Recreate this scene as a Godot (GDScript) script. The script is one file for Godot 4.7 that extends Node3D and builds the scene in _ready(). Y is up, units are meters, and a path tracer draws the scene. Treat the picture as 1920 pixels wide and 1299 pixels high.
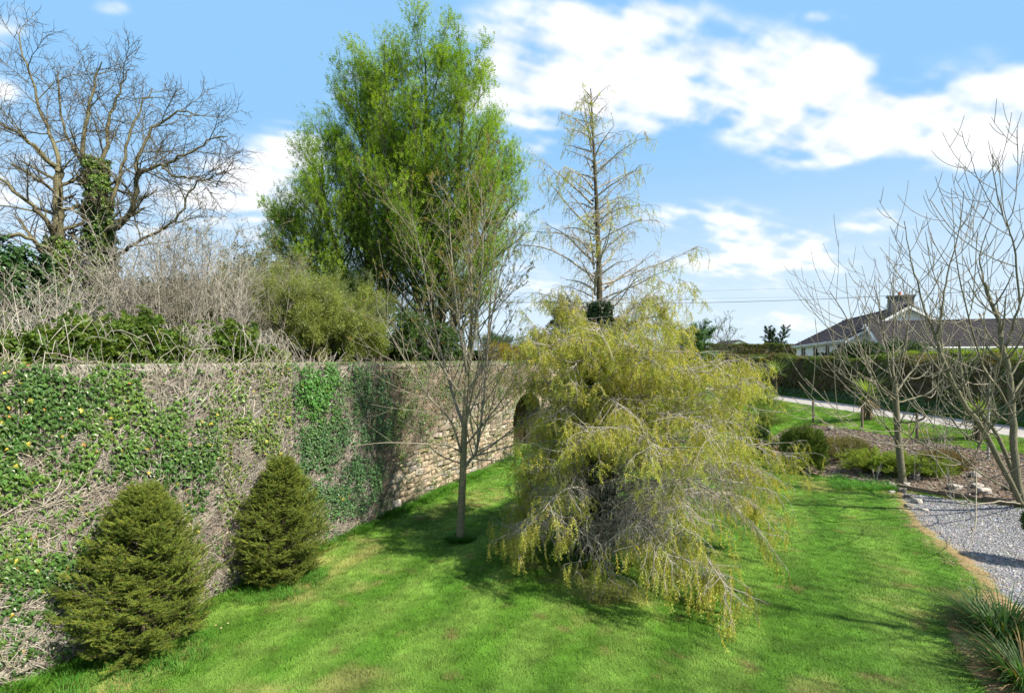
extends Node3D
# A walled garden on a spring day. Metres, y up. The eye stands 4 m above the lawn and looks along -z.

const FOC := 960.0      # focal length in the 1920 pixel wide photograph
const CX := 960.0
const HY := 674.0       # row of the horizon
const EYE := 4.0
const WALL_COS := 0.9245
const WALL_SIN := 0.3812
const WALL_TOP := 3.9
const WALL_THICK := 0.7

var rng := RandomNumberGenerator.new()
var fine := FastNoiseLite.new()
var coarse := FastNoiseLite.new()
var used := {}
var M := {}
var LM := {}
var bed_poly := PackedVector2Array()
var gravel_poly := PackedVector2Array()
var soil_poly := PackedVector2Array()
var straw_poly := PackedVector2Array()
var t0 := 0

# ---------------------------------------------------------------- mesh building
class MB:
	var v := PackedVector3Array()
	var n := PackedVector3Array()
	var c := PackedColorArray()
	var uv := PackedVector2Array()
	var i := PackedInt32Array()
	var colored := false
	var mapped := false

	func vert(p: Vector3, nn: Vector3, col: Color = Color.WHITE) -> int:
		v.push_back(p)
		n.push_back(nn)
		if colored:
			c.push_back(col)
		return v.size() - 1

	func tri(a: Vector3, b: Vector3, d: Vector3, col: Color = Color.WHITE) -> void:
		var nn := (d - a).cross(b - a).normalized()
		var k := vert(a, nn, col)
		vert(b, nn, col)
		vert(d, nn, col)
		i.append_array(PackedInt32Array([k, k + 1, k + 2]))

	func quad(a: Vector3, b: Vector3, d: Vector3, e: Vector3, col: Color = Color.WHITE) -> void:
		var nn := (d - a).cross(b - a).normalized()
		var k := vert(a, nn, col)
		vert(b, nn, col)
		vert(d, nn, col)
		vert(e, nn, col)
		i.append_array(PackedInt32Array([k, k + 1, k + 2, k, k + 2, k + 3]))

	func box(lo: Vector3, hi: Vector3, col: Color = Color.WHITE) -> void:
		var p := [Vector3(lo.x, lo.y, lo.z), Vector3(hi.x, lo.y, lo.z), Vector3(hi.x, hi.y, lo.z), Vector3(lo.x, hi.y, lo.z), Vector3(lo.x, lo.y, hi.z), Vector3(hi.x, lo.y, hi.z), Vector3(hi.x, hi.y, hi.z), Vector3(lo.x, hi.y, hi.z)]
		quad(p[4], p[7], p[6], p[5], col)
		quad(p[0], p[1], p[2], p[3], col)
		quad(p[0], p[3], p[7], p[4], col)
		quad(p[1], p[5], p[6], p[2], col)
		quad(p[3], p[2], p[6], p[7], col)
		quad(p[0], p[4], p[5], p[1], col)

	func tube(pts: PackedVector3Array, rad: PackedFloat32Array, sides: int, col: Color = Color.WHITE) -> void:
		var m := pts.size()
		if m < 2:
			return
		var t := (pts[1] - pts[0]).normalized()
		var a := t.cross(Vector3.UP if absf(t.y) < 0.9 else Vector3.RIGHT).normalized()
		var start := v.size()
		for k in m:
			if k > 0:
				t = (pts[mini(k + 1, m - 1)] - pts[k - 1]).normalized()
				a = (a - t * a.dot(t)).normalized()
			var b := t.cross(a)
			for s in sides:
				var ang := TAU * s / sides
				var o := a * cos(ang) + b * sin(ang)
				v.push_back(pts[k] + o * rad[k])
				n.push_back(o)
				if colored:
					c.push_back(col)
		for k in m - 1:
			for s in sides:
				var q := start + k * sides
				var s2 := (s + 1) % sides
				i.push_back(q + s)
				i.push_back(q + sides + s)
				i.push_back(q + sides + s2)
				i.push_back(q + s)
				i.push_back(q + sides + s2)
				i.push_back(q + s2)

	func mesh() -> ArrayMesh:
		var arr := []
		arr.resize(Mesh.ARRAY_MAX)
		arr[Mesh.ARRAY_VERTEX] = v
		arr[Mesh.ARRAY_NORMAL] = n
		if colored:
			arr[Mesh.ARRAY_COLOR] = c
		if mapped:
			arr[Mesh.ARRAY_TEX_UV] = uv
		arr[Mesh.ARRAY_INDEX] = i
		var am := ArrayMesh.new()
		if v.size() > 0:
			am.add_surface_from_arrays(Mesh.PRIMITIVE_TRIANGLES, arr)
		return am

class Cloud:   # places of many small alike pieces
	var x: Array[Transform3D] = []
	var c: Array[Color] = []
	func put(t: Transform3D, col: Color) -> void:
		x.push_back(t)
		c.push_back(col)

func mbc() -> MB:
	var m := MB.new()
	m.colored = true
	return m

func numbered(called: String) -> String:
	var k: int = used.get(called, 0)
	used[called] = k + 1
	return called if k == 0 else "%s_%03d" % [called, k]

func part(called: String, mesh: Mesh, mat: Material, parent: Node, kind: String = "") -> MeshInstance3D:
	var o := MeshInstance3D.new()
	o.name = called if parent != self else numbered(called)
	o.mesh = mesh
	o.material_override = mat
	parent.add_child(o, true)
	if kind:
		o.set_meta("kind", kind)
	return o

func swarm(called: String, mesh: Mesh, mat: Material, cl: Cloud, parent: Node, kind: String = "stuff") -> MultiMeshInstance3D:
	var mm := MultiMesh.new()
	mm.transform_format = MultiMesh.TRANSFORM_3D
	mm.use_colors = true
	mm.mesh = mesh
	mm.instance_count = cl.x.size()
	for k in cl.x.size():
		mm.set_instance_transform(k, cl.x[k])
		mm.set_instance_color(k, cl.c[k])
	var o := MultiMeshInstance3D.new()
	o.name = called if parent != self else numbered(called)
	o.multimesh = mm
	o.material_override = mat
	parent.add_child(o, true)
	if kind:
		o.set_meta("kind", kind)
	return o

func thing(called: String, label: String, category: String, at: Vector3 = Vector3.ZERO, group: String = "") -> Node3D:
	var o := Node3D.new()
	o.name = numbered(called)
	add_child(o)
	o.position = at
	o.set_meta("label", label)
	o.set_meta("category", category)
	if group:
		o.set_meta("group", group)
	return o

func tag(o: Node, label: String, category: String, group: String = "") -> void:
	o.set_meta("label", label)
	o.set_meta("category", category)
	if group:
		o.set_meta("group", group)

func structure(o: Node) -> void:
	o.set_meta("kind", "structure")

# ---------------------------------------------------------------- materials
func lin(r: float, g: float, b: float) -> Color:
	return Color(r, g, b).linear_to_srgb()

func noise_tex(freq: float, seed_: int, ramp: Array, as_normal: bool = false, strength: float = 4.0, size: int = 512, kind: int = FastNoiseLite.TYPE_SIMPLEX_SMOOTH) -> NoiseTexture2D:
	var t := NoiseTexture2D.new()
	var f := FastNoiseLite.new()
	f.seed = seed_
	f.noise_type = kind
	f.frequency = freq
	f.fractal_octaves = 5
	t.width = size
	t.height = size
	t.seamless = true
	t.noise = f
	if as_normal:
		t.as_normal_map = true
		t.bump_strength = strength
	elif ramp.size():
		var g := Gradient.new()
		var offs := PackedFloat32Array()
		var cols := PackedColorArray()
		for k in ramp.size():
			offs.push_back(ramp[k][0])
			cols.push_back(ramp[k][1])
		g.offsets = offs
		g.colors = cols
		t.color_ramp = g
	return t

func rough_mat(ramp: Array, scale_: float, freq: float, seed_: int, bump: float = 5.0, rough: float = 0.9) -> StandardMaterial3D:
	var m := StandardMaterial3D.new()
	m.albedo_texture = noise_tex(freq, seed_, ramp)
	m.normal_enabled = true
	m.normal_texture = M.nrm
	m.normal_scale = bump * 0.2
	m.roughness = rough
	m.uv1_triplanar = true
	m.uv1_world_triplanar = true
	m.uv1_scale = Vector3.ONE * scale_
	m.metallic_specular = 0.3
	return m

func leaf_mat(rough: float, back: float) -> StandardMaterial3D:
	var m := StandardMaterial3D.new()
	m.vertex_color_use_as_albedo = true
	m.roughness = rough
	m.cull_mode = BaseMaterial3D.CULL_DISABLED
	m.metallic_specular = 0.35
	if back > 0.0:
		m.backlight_enabled = true
		m.backlight = Color(back, back, back * 0.55)
	return m

func make_materials() -> void:
	M.nrm = noise_tex(0.03, 5, [], true, 6.0)
	M.bark_grey = rough_mat([[0.0, lin(0.092, 0.076, 0.046)], [0.45, lin(0.173, 0.151, 0.096)], [0.7, lin(0.223, 0.217, 0.132)], [1.0, lin(0.304, 0.284, 0.203)]], 2.2, 0.02, 11, 6.0)
	M.bark_pale = rough_mat([[0.0, lin(0.060, 0.055, 0.040)], [0.4, lin(0.125, 0.118, 0.088)], [0.62, lin(0.135, 0.135, 0.085)], [1.0, lin(0.29, 0.28, 0.235)]], 1.9, 0.02, 12, 5.0)
	M.bark_dark = rough_mat([[0.0, lin(0.030, 0.027, 0.018)], [0.5, lin(0.072, 0.063, 0.042)], [0.72, lin(0.102, 0.096, 0.042)], [1.0, lin(0.132, 0.120, 0.084)]], 2.0, 0.02, 13, 7.0)
	M.twig_grey = rough_mat([[0.0, lin(0.122, 0.112, 0.086)], [0.5, lin(0.194, 0.180, 0.144)], [1.0, lin(0.288, 0.277, 0.230)]], 1.0, 0.02, 14, 2.0)
	M.twig_pale = rough_mat([[0.0, lin(0.19, 0.175, 0.15)], [0.5, lin(0.30, 0.285, 0.25)], [1.0, lin(0.46, 0.445, 0.40)]], 0.8, 0.02, 15, 2.0)
	M.bark_lichen = rough_mat([[0.0, lin(0.055, 0.050, 0.032)], [0.45, lin(0.115, 0.105, 0.068)], [0.7, lin(0.17, 0.165, 0.08)], [1.0, lin(0.23, 0.215, 0.15)]], 2.0, 0.02, 19, 7.0)
	M.twig_dark = rough_mat([[0.0, lin(0.053, 0.045, 0.034)], [0.5, lin(0.094, 0.083, 0.060)], [1.0, lin(0.143, 0.131, 0.083)]], 1.0, 0.02, 16, 2.0)
	M.twig_larch = rough_mat([[0.0, lin(0.17, 0.155, 0.13)], [0.5, lin(0.30, 0.28, 0.25)], [1.0, lin(0.46, 0.44, 0.40)]], 1.3, 0.02, 17, 2.0)
	M.mortar = rough_mat([[0.0, lin(0.093, 0.076, 0.055)], [0.5, lin(0.170, 0.145, 0.106)], [1.0, lin(0.246, 0.217, 0.170)]], 0.7, 0.03, 18, 6.0)
	var stone := [[0.34, 0.30, 0.235], [0.27, 0.235, 0.175], [0.40, 0.35, 0.28], [0.32, 0.305, 0.28], [0.33, 0.275, 0.21], [0.22, 0.20, 0.155], [0.47, 0.44, 0.39], [0.39, 0.31, 0.245]]
	M.stone = []
	for k in stone.size():
		var s: Array = stone[k]
		M.stone.push_back(rough_mat([[0.0, lin(s[0] * 0.45, s[1] * 0.45, s[2] * 0.4)], [0.42, lin(s[0] * 0.8, s[1] * 0.8, s[2] * 0.74)], [0.6, lin(s[0], s[1], s[2])], [0.8, lin(s[0] * 1.1, s[1] * 0.98, s[2] * 0.78)], [1.0, lin(s[0] * 1.15, s[1] * 1.15, s[2] * 1.15)]], 1.3, 0.016, 30 + k, 7.0))
	M.rock = rough_mat([[0.0, lin(0.150, 0.143, 0.128)], [0.5, lin(0.315, 0.300, 0.277)], [1.0, lin(0.495, 0.480, 0.450)]], 1.6, 0.015, 50, 7.0)
	M.rock_dark = rough_mat([[0.0, lin(0.080, 0.076, 0.068)], [0.5, lin(0.160, 0.152, 0.140)], [1.0, lin(0.264, 0.248, 0.232)]], 1.6, 0.015, 51, 7.0)
	M.mulch = rough_mat([[0.0, lin(0.051, 0.036, 0.025)], [0.5, lin(0.106, 0.078, 0.058)], [1.0, lin(0.204, 0.157, 0.119)]], 0.5, 0.05, 52, 6.0, 1.0)
	M.soil = rough_mat([[0.0, lin(0.05, 0.035, 0.022)], [0.5, lin(0.12, 0.085, 0.055)], [1.0, lin(0.22, 0.16, 0.10)]], 0.6, 0.05, 53, 6.0, 1.0)
	M.straw = rough_mat([[0.0, lin(0.136, 0.093, 0.047)], [0.5, lin(0.255, 0.183, 0.102)], [1.0, lin(0.357, 0.272, 0.170)]], 0.8, 0.05, 54, 5.0, 1.0)
	M.gravel = rough_mat([[0.0, lin(0.068, 0.071, 0.082)], [0.5, lin(0.156, 0.163, 0.180)], [1.0, lin(0.258, 0.262, 0.279)]], 0.9, 0.09, 55, 8.0, 0.95)
	M.lane = rough_mat([[0.0, lin(0.225, 0.217, 0.210)], [0.5, lin(0.270, 0.262, 0.255)], [1.0, lin(0.323, 0.315, 0.307)]], 0.15, 0.03, 56, 2.0, 0.95)
	M.meadow = rough_mat([[0.0, lin(0.05, 0.085, 0.02)], [0.5, lin(0.085, 0.15, 0.03)], [1.0, lin(0.14, 0.19, 0.05)]], 0.11, 0.03, 57, 6.0, 1.0)
	M.timber = rough_mat([[0.0, lin(0.075, 0.058, 0.042)], [0.5, lin(0.14, 0.115, 0.09)], [1.0, lin(0.22, 0.19, 0.155)]], 1.2, 0.02, 58, 5.0)
	M.render_white = rough_mat([[0.0, lin(0.705, 0.695, 0.653)], [0.5, lin(0.788, 0.783, 0.752)], [1.0, lin(0.850, 0.845, 0.819)]], 0.3, 0.03, 59, 1.5, 0.9)
	M.paint_white = StandardMaterial3D.new()
	M.paint_white.albedo_color = lin(0.78, 0.78, 0.77)
	M.paint_white.roughness = 0.5
	M.tile = rough_mat([[0.0, lin(0.026, 0.024, 0.028)], [0.5, lin(0.040, 0.037, 0.043)], [1.0, lin(0.066, 0.060, 0.067)]], 0.6, 0.06, 60, 3.0, 0.8)
	M.slab = rough_mat([[0.0, lin(0.09, 0.093, 0.10)], [0.5, lin(0.13, 0.134, 0.142)], [1.0, lin(0.18, 0.18, 0.187)]], 0.8, 0.03, 61, 3.0, 0.9)
	M.glass = StandardMaterial3D.new()
	M.glass.albedo_color = lin(0.03, 0.04, 0.05)
	M.glass.roughness = 0.06
	M.clay = StandardMaterial3D.new()
	M.clay.albedo_color = lin(0.42, 0.14, 0.08)
	M.clay.roughness = 0.85
	M.wire = StandardMaterial3D.new()
	M.wire.albedo_color = lin(0.06, 0.06, 0.065)
	M.wire.roughness = 0.6
	M.leaf = leaf_mat(0.5, 1.0)
	M.ivy = leaf_mat(0.36, 0.2)
	M.grass = leaf_mat(0.6, 0.7)
	M.needle = leaf_mat(0.6, 0.4)
	M.dry = leaf_mat(0.95, 0.0)
	M.stonebit = leaf_mat(0.9, 0.0)

# ---------------------------------------------------------------- places
func px(x: float, y: float, d: float) -> Vector3:
	return Vector3((x - CX) / FOC * d, EYE + (HY - y) / FOC * d, -d)

func pix(p: Vector3) -> Vector2:
	var d := maxf(-p.z, 0.01)
	return Vector2(CX + p.x / d * FOC, HY - (p.y - EYE) / d * FOC)

func wall_x(d: float) -> float:
	return -6.14 + (d - 6.14) * 0.412

func behind(x: float, z: float) -> float:   # metres behind the face of the old wall
	return (wall_x(-z) - x) * WALL_COS

func low(x: float, z: float) -> float:
	var h := smoothstep(11.0, 19.0, x) + 1.9 * smoothstep(25.5, 31.0, x)
	return lerpf(h, maxf(h, 4.5), smoothstep(62.0, 125.0, -z))

func high(x: float, z: float) -> float:
	var d := -z
	var h := 3.7 + 1.65 * smoothstep(26.0, 78.0, d)
	var k := 1.0
	if d > 43.0:
		k = smoothstep(0.0, 1.0 + (d - 43.0) * 0.5, behind(x, z) - 0.35)
	return lerpf(low(x, z) - 0.25, h, k)

func on_ground(x: float, y: float) -> Vector3:
	var d := 2.0
	while d < 200.0:
		var p := px(x, y, d)
		if p.y <= low(p.x, p.z):
			return Vector3(p.x, low(p.x, p.z), p.z)
		d += 0.02
	return px(x, y, 200.0)

func ground_poly(list: Array, jitter: float = 0.0) -> PackedVector2Array:
	var raw := PackedVector2Array()
	for k in list.size():
		var g := on_ground(list[k][0], list[k][1])
		raw.push_back(Vector2(g.x, g.z))
	return roughened(raw, jitter)

func roughened(raw: PackedVector2Array, jitter: float) -> PackedVector2Array:
	if jitter <= 0.0:
		return raw
	var out := PackedVector2Array()
	for k in raw.size():
		var a := raw[k]
		var b := raw[(k + 1) % raw.size()]
		var m := maxi(1, int(a.distance_to(b) / 0.18))
		for s in m:
			var p := a.lerp(b, float(s) / m)
			out.push_back(p + Vector2(fine.get_noise_2d(p.x * 40.0, p.y * 40.0), fine.get_noise_2d(p.x * 40.0 + 300.0, p.y * 40.0)) * jitter)
	return out

func sheet(called: String, poly: PackedVector2Array, lift: float, mat: Material, mapped: bool = false) -> MeshInstance3D:
	var m := MB.new()
	m.mapped = mapped
	var lo := poly[0]
	var hi := poly[0]
	for p in poly:
		lo = lo.min(p)
		hi = hi.max(p)
	var step := 0.5
	var ix := int(floor(lo.x / step))
	while ix * step < hi.x:
		var iz := int(floor(lo.y / step))
		while iz * step < hi.y:
			var a := Vector2(ix, iz) * step
			var cell := PackedVector2Array([a, a + Vector2(step, 0), a + Vector2(step, step), a + Vector2(0, step)])
			for piece in Geometry2D.intersect_polygons(cell, poly):
				var t := Geometry2D.triangulate_polygon(piece)
				var base := m.v.size()
				for q in piece:
					m.vert(Vector3(q.x, low(q.x, q.y) + lift, q.y), Vector3.UP)
					if mapped:
						m.uv.push_back(Vector2((q.x + 10.0) / 30.0, (q.y + 45.0) / 45.0))
				for s in t:
					m.i.push_back(base + s)
			iz += 1
		ix += 1
	var o := part(called, m.mesh(), mat, self)
	structure(o)
	return o

func rv() -> Vector3:
	return Vector3(rng.randf_range(-1, 1), rng.randf_range(-1, 1), rng.randf_range(-1, 1))

func rr(a: float, b: float) -> float:
	return rng.randf_range(a, b)

func vary(c: Color, amount: float) -> Color:
	var k := 1.0 + rr(-amount, amount)
	return Color(c.r * k * (1.0 + rr(-amount, amount) * 0.4), c.g * k, c.b * k * (1.0 + rr(-amount, amount) * 0.4))

func facing(dir: Vector3, roll: float = -1.0) -> Basis:   # y axis along dir
	var y := dir.normalized()
	var x := y.cross(Vector3.UP if absf(y.y) < 0.95 else Vector3.RIGHT).normalized()
	var z := x.cross(y)
	var b := Basis(x, y, z)
	return b.rotated(y, rr(0, TAU) if roll < 0.0 else roll)

# ---------------------------------------------------------------- small leaf shapes, each along +y from its stalk
func add_leaf(m: MB, at: Vector3, dir: Vector3, up: Vector3, length: float, width: float, col: Color = Color.WHITE) -> void:
	var y := dir.normalized()
	var x := y.cross(up).normalized()
	var z := x.cross(y)
	var a := at
	var b := at + y * length * 0.45 + x * width * 0.5 + z * width * 0.12
	var d := at + y * length - z * width * 0.1
	var e := at + y * length * 0.45 - x * width * 0.5 + z * width * 0.12
	m.tri(a, b, d, col)
	m.tri(a, d, e, col)

func cluster(count: int, twig: float, length: float, width: float, spread: float, seed_: int, tone: float = 0.25) -> ArrayMesh:
	rng.seed = seed_
	var m := mbc()
	for k in count:
		var t := float(k) / count
		var az := k * 2.4 + rr(-0.4, 0.4)
		var out := Vector3(cos(az), 0, sin(az))
		var dir := (out * spread + Vector3.UP * rr(0.0, 0.7) + rv() * 0.35).normalized()
		var s := rr(0.7, 1.2)
		var k2 := 1.0 + rr(-tone, tone)
		add_leaf(m, Vector3(0, t * twig, 0) + out * twig * 0.06, dir, (Vector3.UP + rv() * 0.8).normalized(), length * s, width * s, Color(k2, k2, k2 * rr(0.85, 1.1)))
	return m.mesh()

func ivy_leaf() -> ArrayMesh:   # a lobed leaf one unit wide, hanging down -y, facing +z
	var m := mbc()
	var rim := [Vector2(0, 0.12), Vector2(0.28, 0.3), Vector2(0.3, 0.08), Vector2(0.52, -0.1), Vector2(0.26, -0.28), Vector2(0.0, -0.78), Vector2(-0.26, -0.28), Vector2(-0.52, -0.1), Vector2(-0.3, 0.08), Vector2(-0.28, 0.3)]
	var c := Vector3(0, -0.1, 0.1)
	for k in rim.size():
		var a: Vector2 = rim[k]
		var b: Vector2 = rim[(k + 1) % rim.size()]
		m.tri(c, Vector3(b.x, b.y, -absf(b.x) * 0.2), Vector3(a.x, a.y, -absf(a.x) * 0.2))
	return m.mesh()

func needle_sprig(count: int, twig: float, length: float, width: float, flat: float, seed_: int) -> ArrayMesh:
	rng.seed = seed_
	var m := mbc()
	m.tube(PackedVector3Array([Vector3.ZERO, Vector3(0, twig, 0)]), PackedFloat32Array([0.004, 0.002]), 3, Color(0.9, 0.6, 0.45))
	for k in count:
		var t := (k + rr(0, 1)) / count
		var az := k * 2.4
		var out := Vector3(cos(az), 0, sin(az) * flat).normalized()
		var p := Vector3(0, t * twig, 0)
		var dir := (out + Vector3.UP * rr(0.5, 1.0)).normalized()
		var side := dir.cross(rv()).normalized() * width * 0.5
		var l := length * rr(0.75, 1.15) * (1.0 - 0.35 * t)
		var s := rr(0.7, 1.3)
		m.tri(p - side, p + dir * l, p + side, Color(s, s, s))
	return m.mesh()

func spray(count: int, twig: float, length: float, width: float, seed_: int) -> ArrayMesh:   # a hanging feathery shoot along +y
	rng.seed = seed_
	var m := mbc()
	m.tube(PackedVector3Array([Vector3.ZERO, Vector3(0.01, twig * 0.5, 0), Vector3(0, twig, 0)]), PackedFloat32Array([0.003, 0.0025, 0.001]), 3, Color(1.1, 0.75, 0.8))
	for k in count:
		var t := (k + 0.5) / count
		var az := k * 2.4
		var out := Vector3(cos(az), 0.0, sin(az))
		var s := rr(0.8, 1.25)
		add_leaf(m, Vector3(0, t * twig, 0), out + Vector3.UP * rr(0.5, 1.3) + rv() * 0.3, rv(), length * s, width * s, Color(s, s, s))
	return m.mesh()

func tuft(count: int, h: float, w: float, spread: float, seed_: int) -> ArrayMesh:
	rng.seed = seed_
	var m := mbc()
	for k in count:
		var az := rr(0, TAU)
		var out := Vector3(cos(az), 0, sin(az))
		var p := out * spread * sqrt(rr(0, 1))
		var side := Vector3(-out.z, 0, out.x) * w * 0.5
		var hh := h * rr(0.55, 1.2)
		var lean := out * hh * rr(0.3, 1.5)
		var s := rr(0.75, 1.25)
		var col := Color(s * rr(0.85, 1.25), s, s)
		var mid := p + Vector3(0, hh * 0.6, 0) + lean * 0.35
		# the upper face of the blade looks at the sky; its normals are bent upward below to brighten the grass
		m.quad(p - side, mid - side * 0.8, mid + side * 0.8, p + side, col)
		m.tri(mid - side * 0.8, p + Vector3(0, hh, 0) + lean, mid + side * 0.8, col)
	for k in m.n.size():
		m.n[k] = (m.n[k] * (1.0 if m.n[k].y > 0.0 else -1.0) + Vector3.UP * 0.9).normalized()
	return m.mesh()

func make_leaf_meshes() -> void:
	LM.ivy = ivy_leaf()
	LM.poplar = cluster(9, 0.26, 0.075, 0.058, 0.8, 1)
	LM.far = cluster(13, 0.36, 0.10, 0.075, 1.0, 1)
	LM.bramble = cluster(9, 0.10, 0.085, 0.06, 1.3, 2)
	LM.hedge = cluster(12, 0.18, 0.085, 0.05, 1.1, 3)
	LM.willow = cluster(14, 0.30, 0.075, 0.022, 0.8, 4)
	LM.spruce = needle_sprig(40, 0.125, 0.027, 0.0058, 1.0, 5)
	LM.juniper = needle_sprig(40, 0.24, 0.045, 0.010, 0.55, 6)
	LM.thuja = needle_sprig(34, 0.12, 0.035, 0.010, 0.4, 7)
	LM.spray = spray(18, 0.22, 0.036, 0.011, 8)
	LM.bud = cluster(7, 0.05, 0.05, 0.028, 1.0, 9)
	LM.grass = tuft(14, 0.030, 0.005, 0.08, 10)
	LM.long_grass = tuft(16, 0.13, 0.008, 0.09, 11)
	LM.gorse = cluster(12, 0.2, 0.06, 0.03, 1.0, 12)

# ---------------------------------------------------------------- growth
# S: one dictionary per order of branching; out: Cloud-like list of [point, direction, level, t] for leaves and buds
func grow(m: Array, p: Vector3, dir: Vector3, length: float, r: float, lv: int, S: Array, tips: Array) -> void:
	var s: Dictionary = S[lv]
	var seg: int = s.seg
	var pts := PackedVector3Array([p])
	var rad := PackedFloat32Array([r])
	var d := dir.normalized()
	var tip: float = maxf(r * s.get("taper", 0.25), 0.0025)
	var drift := rv() * float(s.get("drift", 0.0))
	for k in seg:
		var t := float(k + 1) / seg
		d = (d + rv() * float(s.wig) + drift + Vector3.UP * float(s.up) * (1.0 + t * float(s.get("curl", 0.0)))).normalized()
		p += d * length / seg
		pts.push_back(p)
		rad.push_back(lerpf(r, tip, t))
	branch(m, pts, rad, lv, S, tips)

func branch(m: Array, pts: PackedVector3Array, rad: PackedFloat32Array, lv: int, S: Array, tips: Array) -> void:
	var s: Dictionary = S[lv]
	var mb: MB = m[mini(lv, m.size() - 1)]
	mb.tube(pts, rad, s.get("sides", 3))
	var seg := pts.size() - 1
	var length := 0.0
	for k in seg:
		length += pts[k].distance_to(pts[k + 1])
	if s.get("leafy", 0) > 0:
		for k in int(s.leafy):
			var t := (k + rr(0, 1)) / float(s.leafy)
			t = lerpf(s.get("leaf_from", 0.2), 1.0, t)
			var f := t * seg
			var a := mini(int(f), seg - 1)
			tips.push_back([pts[a].lerp(pts[a + 1], f - a), (pts[a + 1] - pts[a]).normalized(), lv, t])
	if lv + 1 >= S.size():
		return
	var n: int = maxi(1, int(round(float(s.kids) * rr(0.8, 1.2) * (length / float(s.get("per", length))))))
	var az := rr(0, TAU)
	for k in n:
		var t: float = lerpf(s.get("from", 0.25), s.get("to", 0.97), (k + rr(0.1, 0.9)) / n)
		var f := t * seg
		var a := mini(int(f), seg - 1)
		var q := pts[a].lerp(pts[a + 1], f - a)
		var rq := lerpf(rad[a], rad[a + 1], f - a)
		var along := (pts[a + 1] - pts[a]).normalized()
		az += 2.4 + rr(-0.5, 0.5)
		var side := along.cross(Vector3.UP if absf(along.y) < 0.9 else Vector3.RIGHT).normalized().rotated(along, az)
		if s.has("flat"):
			side.y *= float(s.flat)
			side = (side - along * side.dot(along)).normalized()
		var ang: float = deg_to_rad(rr(s.ang[0], s.ang[1]))
		var cd := along * cos(ang) + side * sin(ang)
		var cl: float = rr(s.len[0], s.len[1]) * (length if s.get("rel", true) else 1.0) * lerpf(1.0, s.get("shrink", 0.45), t)
		grow(m, q, cd, cl, clampf(rq * float(s.rad), S[lv + 1].get("rmin", 0.003), rq), lv + 1, S, tips)

func limb(m: Array, list: Array, d0: float, r0: float, r1: float, lv: int, S: Array, tips: Array, wander: float = 0.0) -> void:
	var raw := PackedVector3Array()
	for k in list.size():
		raw.push_back(px(list[k][0], list[k][1], d0 + (list[k][2] if list[k].size() > 2 else 0.0)))
	var pts := smooth(raw, 4, wander)
	var rad := PackedFloat32Array()
	for k in pts.size():
		rad.push_back(lerpf(r0, r1, float(k) / (pts.size() - 1)))
	branch(m, pts, rad, lv, S, tips)

func smooth(raw: PackedVector3Array, sub: int, wander: float = 0.0) -> PackedVector3Array:
	var out := PackedVector3Array()
	for k in raw.size() - 1:
		var a := raw[maxi(k - 1, 0)]
		var b := raw[k]
		var c := raw[k + 1]
		var e := raw[mini(k + 2, raw.size() - 1)]
		for s in sub:
			out.push_back(b.cubic_interpolate(c, a, e, float(s) / sub) + rv() * wander)
	out.push_back(raw[raw.size() - 1])
	return out

# ---------------------------------------------------------------- the scene
func _ready() -> void:
	t0 = Time.get_ticks_msec()
	fine.seed = 3
	fine.frequency = 0.05
	fine.fractal_octaves = 4
	coarse.seed = 9
	coarse.frequency = 0.05
	coarse.fractal_octaves = 3

	var cam := Camera3D.new()
	cam.name = "camera"
	cam.projection = Camera3D.PROJECTION_FRUSTUM
	cam.near = 0.1
	cam.far = 2000.0
	cam.size = 0.2 * 649.5 / FOC
	cam.frustum_offset = Vector2(0.0, 0.1 * (HY - 649.5) / FOC)
	cam.position = Vector3(0, EYE, 0)
	add_child(cam)
	cam.current = true

	var world := WorldEnvironment.new()
	world.name = "world_environment"
	var env := Environment.new()
	env.background_mode = Environment.BG_SKY
	env.tonemap_mode = Environment.TONE_MAPPER_LINEAR
	env.tonemap_exposure = 2.25
	env.sdfgi_enabled = true
	env.ssao_enabled = true
	env.ssil_enabled = true
	var sky := Sky.new()
	var pano := PanoramaSkyMaterial.new()
	pano.panorama = ImageTexture.create_from_image(paint_sky())
	sky.sky_material = pano
	env.sky = sky
	world.environment = env
	add_child(world)

	var sun := DirectionalLight3D.new()
	sun.name = "sun"
	sun.light_energy = 1.6
	sun.light_color = Color(1.0, 0.955, 0.88)
	sun.light_angular_distance = 0.6
	sun.shadow_enabled = true
	add_child(sun)
	sun.look_at_from_position(Vector3(0.585, 0.72, 0.375) * 50.0, Vector3.ZERO)

	make_materials()
	make_leaf_meshes()
	say("sky")
	build_ground()
	say("ground")
	build_wall()
	say("wall")
	build_ivy()
	say("ivy")
	build_house()
	build_hedges()
	say("house and hedges")
	build_ivy_tree()
	build_poplars()
	say("poplars")
	build_thicket()
	say("thicket")
	build_young_tree()
	build_weeping_conifer()
	say("weeping conifer")
	build_bed_tree()
	build_edge_tree()
	build_spruces()
	say("spruces")
	build_bed()
	build_far()
	build_grass()
	say("grass")

func say(what: String) -> void:
	print(what, " ", Time.get_ticks_msec() - t0, " ms")

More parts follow.
